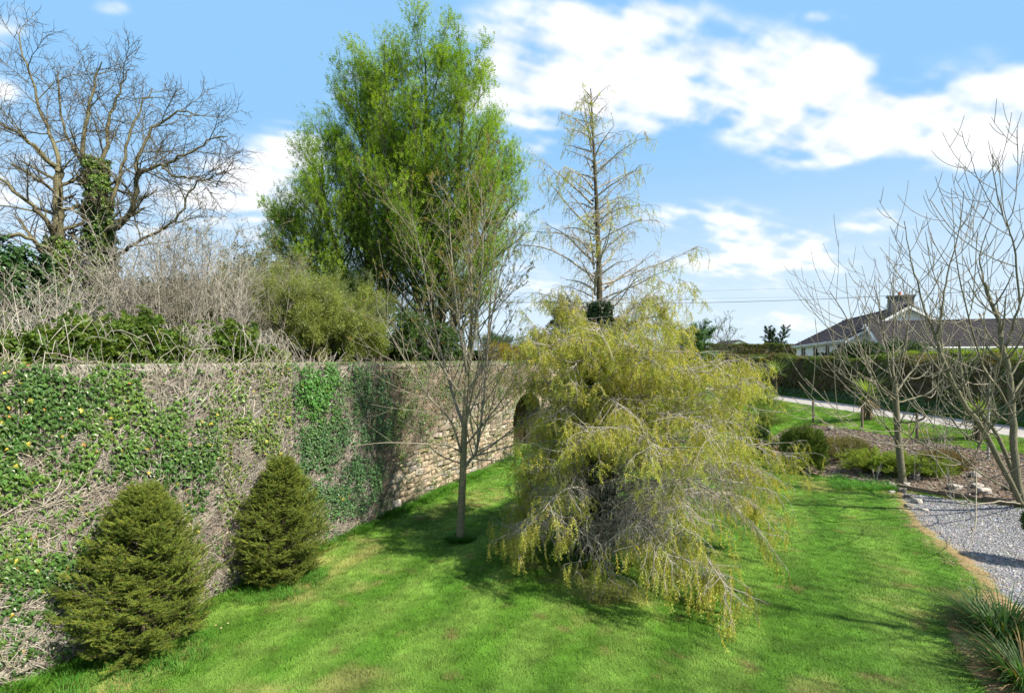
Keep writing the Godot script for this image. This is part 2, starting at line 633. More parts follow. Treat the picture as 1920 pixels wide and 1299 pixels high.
# clear air with fair-weather clouds; where the photograph looks, the clouds stand as they do there, elsewhere they go on alike
func paint_sky() -> Image:
	var w := 2048
	var h := 1024
	var im := Image.create(w, h, false, Image.FORMAT_RGBF)
	var puffs := [[1050, 150, 170, 95, 1.0], [1190, 200, 110, 60, 0.75], [960, 130, 90, 70, 0.7], [1000, 40, 120, 40, 0.55], [1130, 40, 120, 40, 0.6], [1250, 20, 80, 30, 0.7], [1320, 110, 110, 55, 0.75], [1440, 130, 170, 60, 0.9], [1550, 120, 90, 70, 0.9], [1420, 210, 110, 40, 0.8], [1530, 260, 110, 55, 0.95], [1650, 230, 150, 50, 0.95], [1790, 230, 140, 60, 0.95], [1900, 190, 110, 70, 1.0], [1850, 290, 110, 30, 0.7], [500, 320, 90, 48, 1.1], [450, 370, 90, 40, 0.8], [570, 252, 60, 28, 0.75], [620, 180, 40, 16, 0.4], [15, 50, 70, 50, 0.9], [0, 180, 40, 30, 0.6], [10, 320, 70, 60, 0.6], [215, 8, 40, 16, 0.6], [1430, 485, 150, 34, 1.1], [1320, 405, 120, 26, 0.7], [1480, 440, 100, 22, 0.45], [1660, 415, 70, 26, 0.7], [1540, 30, 50, 18, 0.6], [960, 440, 110, 80, 0.5], [1000, 290, 60, 22, 0.45], [1520, 600, 90, 24, 0.55], [1130, 560, 300, 50, 0.35], [300, 420, 300, 90, 0.4], [680, 140, 40, 18, 0.35]]
	var wisp := FastNoiseLite.new()
	wisp.seed = 41
	wisp.frequency = 1.5
	wisp.fractal_octaves = 6
	wisp.fractal_gain = 0.52
	var broad := FastNoiseLite.new()
	broad.seed = 77
	broad.frequency = 0.55
	broad.fractal_octaves = 3
	for j in h:
		var el := PI / 2 - (j + 0.5) / h * PI
		var se := sin(el)
		var ce := cos(el)
		var up := clampf(se, 0.0, 1.0)
		var base := Color(0.345, 0.415, 0.47).lerp(Color(0.140, 0.278, 0.450), smoothstep(0.0, 0.42, up)).lerp(Color(0.085, 0.19, 0.37), smoothstep(0.5, 1.0, up))
		if el < -0.06:
			for i in w:
				im.set_pixel(i, j, Color(0.16, 0.19, 0.12))
			continue
		for i in w:
			var az := (i + 0.5) / w * TAU
			var d := Vector3(sin(az) * ce, se, -cos(az) * ce)
			var q := d / (up + 0.22)
			var nz := wisp.get_noise_3d(q.x * 2.6, q.y * 2.6, q.z * 2.6)
			var streak := wisp.get_noise_3d(q.x * 2.2 + 9.0, q.y * 9.0, q.z * 9.0 + q.x * 3.0)
			var far := broad.get_noise_3d(q.x * 1.5, 0.0, q.z * 1.5) * 1.5 + 0.36
			var amount := far
			var inside := 0.0
			if d.z < -0.3:
				var x := CX + d.x / -d.z * FOC
				var y := HY - d.y / -d.z * FOC
				inside = (1.0 - smoothstep(980.0, 1200.0, absf(x - 960.0))) * smoothstep(-260.0, -40.0, y)
				if inside > 0.0:
					var here := 0.0
					for f in puffs:
						var ex: float = (x - f[0]) / f[2]
						var ey: float = (y - f[1]) / f[3]
						var e := ex * ex + ey * ey
						if e < 5.0:
							here += exp(-e * 0.9) * float(f[4])
					amount = lerpf(far, minf(here * 0.70, 0.80), inside)
			var a := smoothstep(0.08, 0.90, amount + (nz * 0.95 + streak * 0.60) * clampf(amount * 2.5, 0.0, 1.0))
			var body := 0.90 + 0.10 * clampf(nz * 1.5 + 0.3, -0.4, 1.0)
			var cloud := Color(0.535, 0.54, 0.555) * body
			im.set_pixel(i, j, base.lerp(cloud, a * 0.93))
	return im

# ---------------------------------------------------------------- ground, lawn, lane, beds
func lawn_color(x: float, z: float) -> Color:
	var s := -behind(x, z)
	var phase := (s + sin(-z * 0.16) * 0.8) / lerpf(0.6, 0.72, smoothstep(2.0, 8.0, x))
	var stripe := sin(phase * PI + fine.get_noise_2d(x * 9.0, z * 9.0) * 1.9) * 0.5 + 0.5
	var patch := coarse.get_noise_2d(x * 8.0 + 40.0, z * 8.0)
	var grain := fine.get_noise_2d(x * 70.0, z * 70.0)
	var c := Color(0.104, 0.238, 0.026).lerp(Color(0.182, 0.318, 0.056), smoothstep(0.2, 0.8, stripe) * (0.85 + 0.6 * patch))
	c = c.lerp(Color(0.085, 0.215, 0.022), smoothstep(0.15, 0.5, patch) * 0.6)
	var dry := fine.get_noise_2d(x * 5.0 - 80.0, z * 5.0) + fine.get_noise_2d(x * 24.0, z * 24.0) * 0.45
	var dryness := smoothstep(0.18, 0.55, dry) * 0.75
	dryness = maxf(dryness, exp(-pow((s - 1.25) / 0.28, 2.0)) * smoothstep(-0.15, 0.35, fine.get_noise_2d(x * 7.0, z * 7.0) + grain * 0.4) * 0.85 * smoothstep(-15.0, -12.0, z))
	c = c.lerp(Color(0.34, 0.34, 0.12), dryness)
	var bald := smoothstep(0.45, 0.51, fine.get_noise_2d(x * 30.0 + 500.0, z * 30.0))
	c = c.lerp(Color(0.24, 0.165, 0.085), bald * 0.7)
	return c * (1.0 + grain * 0.5 + fine.get_noise_2d(x * 18.0 + 90.0, z * 18.0) * 0.4)

func build_ground() -> void:
	var xs := PackedFloat32Array()
	var zs := PackedFloat32Array()
	for k in [-900, -500, -280, -160, -90, -50, -30, -20]:
		xs.push_back(k)
	var x := -14.0
	while x <= 34.0:
		xs.push_back(x)
		x += 0.5
	for k in [38, 44, 52, 64, 80, 110, 160, 260, 420, 700, 1000]:
		xs.push_back(k)
	for k in [-1400, -900, -600, -400, -280, -200, -160, -135, -120, -110, -100, -92, -85, -78, -72, -67]:
		zs.push_back(k)
	var z := -62.0
	while z <= 2.0:
		zs.push_back(z)
		z += 2.0
	for k in [6, 20, 60]:
		zs.push_back(k)
	var m := MB.new()
	for a in zs:
		for b in xs:
			var e := 0.3
			m.vert(Vector3(b, low(b, a) - 0.012, a), Vector3(low(b - e, a) - low(b + e, a), 2 * e, low(b, a - e) - low(b, a + e)).normalized())
	for j in zs.size() - 1:
		for i in xs.size() - 1:
			var q := j * xs.size() + i
			m.i.append_array(PackedInt32Array([q, q + 1, q + xs.size() + 1, q, q + xs.size() + 1, q + xs.size()]))
	structure(part("ground", m.mesh(), M.meadow, self))

	# the higher land that the old wall holds back
	m = MB.new()
	var ss := [0.35, 0.7, 1.2, 2, 3, 4.5, 6, 8, 11, 15, 20, 27, 36, 50, 70, 100, 150, 250, 450, 800]
	var ds := [-12, -6, 0, 3, 6, 9, 12, 15, 18, 21, 24, 27, 30, 33, 36, 39, 41, 43, 45, 47, 50, 53, 57, 61, 66, 72, 80, 90, 105, 130, 170, 240, 400, 800]
	for d in ds:
		for s in ss:
			var p := Vector2(wall_x(d) - s / WALL_COS, -d)
			var bump := coarse.get_noise_2d(p.x * 6.0, p.y * 6.0) * 0.12 * minf(1.0, s * 0.3)
			m.vert(Vector3(p.x, high(p.x, p.y) + bump, p.y), Vector3.UP)
	for j in ds.size() - 1:
		for i in ss.size() - 1:
			var q := j * ss.size() + i
			m.i.append_array(PackedInt32Array([q + 1, q, q + ss.size(), q + 1, q + ss.size(), q + ss.size() + 1]))
	structure(part("upper_field", m.mesh(), M.meadow, self))

	bed_poly = ground_poly([[1436, 868], [1500, 888], [1560, 896], [1640, 908], [1678, 917], [1800, 933], [1925, 948], [2080, 968], [2300, 900], [2050, 868], [1925, 853], [1837, 843], [1720, 825], [1617, 808], [1525, 796], [1470, 806], [1425, 832]], 0.10)
	gravel_poly = ground_poly([[1688, 923], [1700, 955], [1726, 985], [1765, 1015], [1830, 1062], [1872, 1108], [1900, 1140], [2150, 1190], [2500, 1000], [2080, 973], [1925, 953], [1800, 938]], 0.07)
	soil_poly = ground_poly([[1868, 1112], [1835, 1130], [1800, 1150], [1785, 1190], [1810, 1235], [1850, 1292], [1900, 1370], [2400, 1370], [2150, 1195], [1900, 1145]], 0.12)
	straw_poly = ground_poly([[1682, 922], [1695, 960], [1719, 988], [1756, 1019], [1808, 1060], [1848, 1100], [1868, 1112], [1872, 1108], [1830, 1062], [1765, 1015], [1726, 985], [1700, 955], [1688, 923]], 0.16)

	var lm := StandardMaterial3D.new()
	lm.albedo_texture = ImageTexture.create_from_image(lawn_image())
	lm.normal_enabled = true
	lm.normal_texture = M.nrm
	lm.roughness = 1.0
	lm.metallic_specular = 0.2
	var lawn_poly := PackedVector2Array([Vector2(wall_x(0.0) + 0.02, 0.0), Vector2(wall_x(44.0) + 0.02, -44.0), Vector2(19.45, -44.0), Vector2(19.45, 0.0)])
	sheet("lawn", lawn_poly, 0.0, lm, true)
	sheet("flower_bed", bed_poly, 0.004, M.mulch)
	sheet("gravel", gravel_poly, 0.004, M.gravel)
	sheet("soil", soil_poly, 0.008, M.soil)
	sheet("straw_edge", straw_poly, 0.012, M.straw)
	sheet("lane", PackedVector2Array([Vector2(19.5, 2.0), Vector2(19.6, -30.0), Vector2(19.7, -61.0), Vector2(22.6, -61.0), Vector2(22.6, -30.0), Vector2(22.5, 2.0)]), 0.004, M.lane)

func lawn_image() -> Image:
	var n := 768
	var im := Image.create(n, n, false, Image.FORMAT_RGB8)
	for j in n:
		for i in n:
			var c := lawn_color((i + 0.5) / n * 30.0 - 10.0, (j + 0.5) / n * 45.0 - 45.0)
			im.set_pixel(i, j, Color(c.r * 0.95, c.g * 0.9, c.b * 0.95).linear_to_srgb())
	return im

func covered(x: float, z: float) -> bool:
	var p := Vector2(x, z)
	return Geometry2D.is_point_in_polygon(p, bed_poly) or Geometry2D.is_point_in_polygon(p, gravel_poly) or Geometry2D.is_point_in_polygon(p, soil_poly)

func build_grass() -> void:
	rng.seed = 400
	var cl := Cloud.new()
	var tries := 0
	while cl.x.size() < 190000 and tries < 900000:
		tries += 1
		# more of it near the eye, where single blades can be made out
		var d := 5.4 * exp(rr(0.0, 1.0) * log(40.0 / 5.4))
		var x := rr(-1.02, 1.02) * d
		if behind(x, -d) > -0.02 or x > 19.3:
			continue
		if covered(x, -d) and rr(0, 1) > 0.012:
			continue
		var s := lerpf(1.0, 1.9, smoothstep(6.0, 30.0, d)) * rr(0.75, 1.3)
		var near_wall := 1.0 + 1.4 * smoothstep(0.5, 0.1, -behind(x, -d)) * rr(0.2, 1.0)
		var c := vary(lawn_color(x, -d), 0.16)
		cl.put(Transform3D(Basis(Vector3.UP, rr(0, TAU)).scaled(Vector3(s, s * near_wall * rr(0.8, 1.2), s)), Vector3(x, low(x, -d), -d)), c)
	var g := swarm("grass", LM.grass, M.grass, cl, self)
	tag(g, "short mown green lawn grass", "grass")
	# rank grass along the wall foot, at trunks and bed edges
	cl = Cloud.new()
	for k in 2600:
		var d := rr(5.0, 26.0)
		var s := absf(rng.randfn(0.0, 0.16)) + 0.03
		var x := wall_x(d) + s / WALL_COS
		if fine.get_noise_2d(d * 14.0, 7.0) < -0.12:
			continue
		var sc := rr(0.6, 1.4)
		cl.put(Transform3D(Basis(Vector3.UP, rr(0, TAU)).scaled(Vector3.ONE * sc), Vector3(x, 0, -d)), vary(Color(0.075, 0.21, 0.02), 0.25))
	for spot in [[-1.16, -11.33, 0.28], [-5.0, -6.8, 0.9], [-4.15, -9.1, 0.8], [1.75, -10.2, 0.6]]:
		for k in 260:
			var a := rr(0, TAU)
			var r: float = spot[2] * sqrt(rr(0.0, 1.0))
			if behind(spot[0] + cos(a) * r, spot[1] + sin(a) * r) < -0.03:
				cl.put(Transform3D(Basis(Vector3.UP, rr(0, TAU)).scaled(Vector3.ONE * rr(0.5, 1.1)), Vector3(spot[0] + cos(a) * r, 0, spot[1] + sin(a) * r)), vary(Color(0.06, 0.18, 0.02), 0.25))
	for k in 300:
		var g2 := on_ground(rr(1560, 1690), rr(893, 922))
		if not covered(g2.x, g2.z) or rr(0, 1) < 0.1:
			cl.put(Transform3D(Basis(Vector3.UP, rr(0, TAU)).scaled(Vector3.ONE * rr(0.8, 1.5)), g2), vary(Color(0.07, 0.21, 0.02), 0.25))
	# verges of the lane
	for k in 5200:
		var d := rr(18.0, 52.0)
		var x := rr(22.75, 24.2) if k % 2 == 0 else rr(17.6, 19.4)
		var s := rr(0.8, 1.6)
		cl.put(Transform3D(Basis(Vector3.UP, rr(0, TAU)).scaled(Vector3.ONE * s * (1.0 if x > 22 else 0.6)), Vector3(x, low(x, -d) - 0.01, -d)), vary(Color(0.075, 0.20, 0.025) if x > 22 else Color(0.11, 0.20, 0.04), 0.25))
	# turf along the top of the wall and on the land behind it
	for k in 9000:
		var d := rr(5.0, 42.0)
		var s := rr(0.05, 0.7) if k % 3 else rr(0.7, 6.0)
		var x := wall_x(d) - s / WALL_COS
		var y := WALL_TOP if s < 0.7 else high(x, -d)
		var col := Color(0.12, 0.20, 0.045) if rr(0, 1) < 0.88 else Color(0.30, 0.27, 0.17)
		cl.put(Transform3D(Basis(Vector3.UP, rr(0, TAU)).scaled(Vector3.ONE * rr(0.25, 0.55)), Vector3(x, y - 0.01, -d)), vary(col, 0.3))
	g = swarm("long_grass", LM.long_grass, M.grass, cl, self)
	tag(g, "longer rank grass along wall foot, wall top and lane verge", "grass")
	# daisies
	var dm := mbc()
	for k in 9:
		var a := TAU * k / 9
		add_leaf(dm, Vector3(0, 0.055, 0), Vector3(cos(a), 0.25, sin(a)), Vector3.UP, 0.016, 0.010, Color(0.85, 0.85, 0.83))
	var dmesh := dm.mesh()
	var yolk := SphereMesh.new()
	yolk.radius = 0.006
	yolk.height = 0.008
	yolk.radial_segments = 6
	yolk.rings = 3
	var ymat := StandardMaterial3D.new()
	ymat.albedo_color = lin(0.7, 0.45, 0.03)
	var stem := MB.new()
	stem.tube(PackedVector3Array([Vector3.ZERO, Vector3(0, 0.056, 0)]), PackedFloat32Array([0.0012, 0.001]), 3)
	var smesh := stem.mesh()
	var smat := StandardMaterial3D.new()
	smat.albedo_color = lin(0.08, 0.16, 0.03)
	for p in [[404, 1180], [427, 1176], [414, 1186], [1388, 1137], [1394, 1141], [846, 1013], [842, 1009], [824, 1034], [947, 1026], [900, 985]]:
		var t := thing("daisy", "small white daisy in flower on the lawn grass", "flower", on_ground(p[0], p[1]), "white daisies dotted over the lawn")
		part("petals", dmesh, M.leaf, t)
		var e := part("flower_centre", yolk, ymat, t)
		e.position.y = 0.058
		part("stem", smesh, smat, t)

# ---------------------------------------------------------------- the old garden wall
const ARCH_A := 27.09   # along the wall: where the archway opens
const ARCH_B := 30.5
const ARCH_SPRING := 1.55
const ARCH_RISE := 0.95

func u_of(d: float) -> float:
	return (d + 4.0) / WALL_COS

func wall_basis() -> Basis:
	return Basis(Vector3(WALL_SIN, 0, -WALL_COS), Vector3.UP, Vector3(WALL_COS, 0, WALL_SIN))

func wall_p(u: float, v: float, out: float) -> Vector3:
	return Vector3(wall_x(-4.0), 0, 4.0) + wall_basis() * Vector3(u, v, out)

func arch_top(u: float) -> float:   # height of the opening at u, 0 outside it
	if u <= ARCH_A or u >= ARCH_B:
		return 0.0
	var k := (u - (ARCH_A + ARCH_B) * 0.5) / ((ARCH_B - ARCH_A) * 0.5)
	return ARCH_SPRING + ARCH_RISE * sqrt(maxf(0.0, 1.0 - k * k))

func bare_height(x: float) -> float:   # how high up the stones lie bare, by column of the photograph
	if x > 950.0:
		return 3.2
	if x > 640.0:
		return lerpf(0.3, 2.7, smoothstep(640.0, 880.0, x))
	return 0.6 * smoothstep(170.0, 60.0, x)

func stone_mesh(seed_: int) -> ArrayMesh:
	rng.seed = seed_
	var m := MB.new()
	var f: Array[Vector3] = []
	var s: Array[Vector3] = []
	var b: Array[Vector3] = []
	for q in [Vector2(-1, -1), Vector2(1, -1), Vector2(1, 1), Vector2(-1, 1)]:
		var j := Vector2(rr(-0.12, 0.05), rr(-0.16, 0.05))
		var w := Vector2(q.x * (0.5 + j.x * 0.5), q.y * (0.5 + j.y * 0.5))
		f.push_back(Vector3(w.x * rr(0.72, 0.86), w.y * rr(0.66, 0.82), rr(0.85, 1.1)))
		s.push_back(Vector3(w.x, w.y, rr(0.45, 0.65)))
		b.push_back(Vector3(w.x, w.y, -0.2))
	var mid := Vector3(rr(-0.1, 0.1), rr(-0.1, 0.1), rr(1.0, 1.2))
	for k in 4:
		var k2 := (k + 1) % 4
		m.tri(mid, f[k2], f[k])
		m.quad(f[k], f[k2], s[k2], s[k])
		m.quad(s[k], s[k2], b[k2], b[k])
	return m.mesh()

func append_mesh(m: MB, src: ArrayMesh, t: Transform3D, col: Color) -> void:
	var a := src.surface_get_arrays(0)
	var base := m.v.size()
	var vs: PackedVector3Array = a[Mesh.ARRAY_VERTEX]
	var ns: PackedVector3Array = a[Mesh.ARRAY_NORMAL]
	var inv := t.basis.inverse().transposed()
	for k in vs.size():
		m.vert(t * vs[k], (inv * ns[k]).normalized(), col)
	var ii: PackedInt32Array = a[Mesh.ARRAY_INDEX]
	for k in ii:
		m.i.push_back(base + k)

func build_wall() -> void:
	var t := thing("garden_wall", "high old rubble stone garden wall overgrown with ivy and dead vines", "wall", Vector3(wall_x(-4.0), 0, 4.0))
	t.basis = wall_basis()
	var end := u_of(43.5)
	var outline := PackedVector2Array([Vector2(0, -0.4), Vector2(ARCH_A, -0.4), Vector2(ARCH_A, ARCH_SPRING)])
	for k in range(1, 14):
		var a := PI - PI * k / 14.0
		outline.push_back(Vector2((ARCH_A + ARCH_B) * 0.5 + cos(a) * (ARCH_B - ARCH_A) * 0.5, ARCH_SPRING + sin(a) * ARCH_RISE))
	outline.append_array(PackedVector2Array([Vector2(ARCH_B, ARCH_SPRING), Vector2(ARCH_B, -0.4), Vector2(end, -0.4), Vector2(end, WALL_TOP - 0.02)]))
	var u := end
	rng.seed = 71
	while u > 0.7:
		u -= 0.6
		outline.push_back(Vector2(u, WALL_TOP - 0.02 + rr(-0.03, 0.02)))
	outline.push_back(Vector2(0, WALL_TOP - 0.02))
	var core := CSGPolygon3D.new()
	core.name = "core"
	core.polygon = outline
	core.depth = WALL_THICK
	core.material = M.mortar
	t.add_child(core)

	# the vaulted recess behind the archway
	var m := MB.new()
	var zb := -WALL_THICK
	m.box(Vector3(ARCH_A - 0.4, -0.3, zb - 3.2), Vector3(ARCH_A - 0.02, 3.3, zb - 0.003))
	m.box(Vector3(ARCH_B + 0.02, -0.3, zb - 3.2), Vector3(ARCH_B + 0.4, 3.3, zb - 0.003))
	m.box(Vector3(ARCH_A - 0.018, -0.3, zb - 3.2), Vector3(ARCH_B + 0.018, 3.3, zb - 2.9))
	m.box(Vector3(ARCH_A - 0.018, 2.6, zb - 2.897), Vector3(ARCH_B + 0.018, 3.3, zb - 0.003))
	part("recess", m.mesh(), M.soil, t)  # stone walls coloured as dark earth, so shade is painted into the recess

	# rubble in rough courses; the bare stones are parts of their own
	var shapes: Array[ArrayMesh] = []
	for k in 14:
		shapes.push_back(stone_mesh(900 + k))
	rng.seed = 72
	var rest := mbc()
	var single := 0
	var v := -0.05
	var tones := [Color(0.25, 0.22, 0.17), Color(0.19, 0.165, 0.125), Color(0.29, 0.26, 0.21), Color(0.23, 0.21, 0.18)]
	while v < WALL_TOP - 0.12:
		var ch := rr(0.10, 0.20)
		ch = minf(ch, WALL_TOP - 0.03 - v)
		u = u_of(4.4) + rr(0, 0.3)
		while u < u_of(34.0):
			var w := rr(0.14, 0.42)
			if rr(0, 1) < 0.10:
				w = rr(0.42, 0.62)
			var uc := u + w * 0.5
			var vc := v + ch * 0.5
			u += w
			if vc - ch * 0.5 < maxf(arch_top(uc - w * 0.45), maxf(arch_top(uc), arch_top(uc + w * 0.45))) + (0.3 if arch_top(uc) > 0 else 0.0):
				continue
			if absf(uc - ARCH_A) < w * 0.5 or absf(uc - ARCH_B) < w * 0.5:
				continue
			var wp := wall_p(uc, vc, 0)
			var q := pix(wp)
			var depth := rr(0.03, 0.10)
			var tall := ch * rr(0.72, 1.25) - 0.015
			var xf := Transform3D(Basis(Vector3(0, 0, 1), rr(-0.16, 0.16)) * Basis.from_scale(Vector3(w - rr(0.005, 0.03), tall, depth)), Vector3(uc, vc + rr(-0.03, 0.03), 0.0))
			var bare := vc < bare_height(q.x) + fine.get_noise_2d(uc * 20.0, vc * 20.0) * 0.6 and q.x < 962.0 and q.x > -30.0
			if bare and single < 290:
				single += 1
				var o := MeshInstance3D.new()
				o.name = "stone"
				o.mesh = shapes[rng.randi() % shapes.size()]
				var pick: int = rng.randi() % 6
				if rr(0, 1) < 0.10:
					pick = 6 if rr(0, 1) < 0.6 else 7
				o.material_override = M.stone[pick]
				o.transform = xf
				t.add_child(o, true)
			else:
				append_mesh(rest, shapes[rng.randi() % shapes.size()], xf, vary(tones[rng.randi() % 4], 0.2))
		v += ch
	print("single stones ", single)
	part("stonework", rest.mesh(), M.stonebit, t, "stuff")
	# jamb stones and the ring of the arch
	var ring := 15
	for k in ring:
		var a0 := PI - PI * k / float(ring)
		var a1 := PI - PI * (k + 1) / float(ring)
		var am := (a0 + a1) * 0.5
		var c := Vector3((ARCH_A + ARCH_B) * 0.5 + cos(am) * ((ARCH_B - ARCH_A) * 0.5 + 0.15), ARCH_SPRING + sin(am) * (ARCH_RISE + 0.15), 0)
		var o := MeshInstance3D.new()
		o.name = "arch_stone"
		o.mesh = shapes[k % shapes.size()]
		o.material_override = M.stone[rng.randi() % 6]
		o.transform = Transform3D(Basis(Vector3(0, 0, 1), am) * Basis.from_scale(Vector3(0.3, 0.24 + 0.06 * absf(cos(am)), rr(0.04, 0.08))), c)
		t.add_child(o, true)
	for side in [ARCH_A - 0.2, ARCH_B + 0.2]:
		var y := 0.0
		while y < ARCH_SPRING - 0.05:
			var hh := minf(rr(0.16, 0.26), ARCH_SPRING - y)
			var o := MeshInstance3D.new()
			o.name = "jamb_stone"
			o.mesh = shapes[rng.randi() % shapes.size()]
			o.material_override = M.stone[[0, 2, 4, 7][rng.randi() % 4]]
			o.transform = Transform3D(Basis.from_scale(Vector3(0.38, hh - 0.02, rr(0.05, 0.08))), Vector3(side, y + hh * 0.5, 0))
			t.add_child(o, true)
			y += hh

# how thickly leaves sit on the wall, read off the photograph: x, y, half width, half height, amount
const LEAFY := [
	[60, 770, 130, 90, 1.0], [10, 900, 60, 50, 0.8], [170, 750, 90, 60, 0.7], [230, 720, 60, 40, 0.4], [120, 850, 130, 45, 0.75], [230, 850, 90, 50, 0.8], [330, 850, 70, 50, 1.0], [290, 800, 60, 45, 0.6],
	[380, 800, 40, 40, 0.5], [440, 780, 40, 50, 0.8], [470, 820, 45, 40, 0.7], [500, 740, 30, 50, 0.5], [350, 910, 40, 60, 0.6], [400, 880, 60, 30, 0.4], [430, 950, 30, 50, 0.45],
	[30, 1080, 70, 50, 0.85], [120, 1060, 70, 40, 0.8], [60, 1140, 80, 30, 0.45], [0, 1010, 40, 40, 0.4], [150, 960, 60, 20, 0.4], [90, 990, 40, 20, 0.3],
	[582, 730, 38, 50, 1.5], [560, 780, 40, 40, 0.9], [600, 830, 60, 60, 0.85], [570, 900, 40, 70, 0.75], [620, 920, 45, 70, 0.8], [660, 850, 30, 90, 0.7], [690, 900, 22, 70, 0.7], [650, 960, 40, 30, 0.7],
	[680, 730, 50, 50, 0.6], [730, 760, 50, 50, 0.65], [700, 800, 30, 40, 0.6], [760, 720, 40, 30, 0.45], [790, 790, 16, 60, 0.5], [840, 740, 40, 40, 0.35], [945, 750, 14, 20, 0.7], [895, 760, 20, 20, 0.4], [540, 690, 60, 14, 0.5], [150, 690, 200, 8, 0.3]]

func leafiness(q: Vector2) -> float:
	if q.x < -40.0:
		return 0.7
	var a := 0.13
	for f in LEAFY:
		var ex: float = (q.x - f[0]) / f[2]
		var ey: float = (q.y - f[1]) / f[3]
		var e := ex * ex + ey * ey
		if e < 4.0:
			a = maxf(a, exp(-e * 0.8) * float(f[4]))
	return a

func tangle(seed_: int) -> ArrayMesh:   # a half-metre mat of dead stems, flat on the wall
	rng.seed = seed_
	var m := mbc()
	for k in 30:
		var a := rr(-0.5, 0.5) + (PI / 2 if rr(0, 1) < 0.45 else 0.0) + rr(-0.7, 0.7)
		var p := Vector3(rr(-0.3, 0.3), rr(-0.3, 0.3), rr(0.0, 0.05))
		var pts := PackedVector3Array()
		var rad := PackedFloat32Array()
		var n := 5
		var r := rr(0.002, 0.0062)
		var l := rr(0.05, 0.11)
		for s in n:
			pts.push_back(p)
			rad.push_back(r * (1.0 - 0.12 * s))
			a += rr(-0.45, 0.45)
			p += Vector3(cos(a), sin(a), 0) * l
			p.z = clampf(p.z + rr(-0.02, 0.022), 0.0, 0.09)
		var g := rr(0.4, 1.5)
		m.tube(pts, rad, 3, Color(g, g * rr(0.92, 1.0), g * rr(0.85, 1.0)))
	return m.mesh()

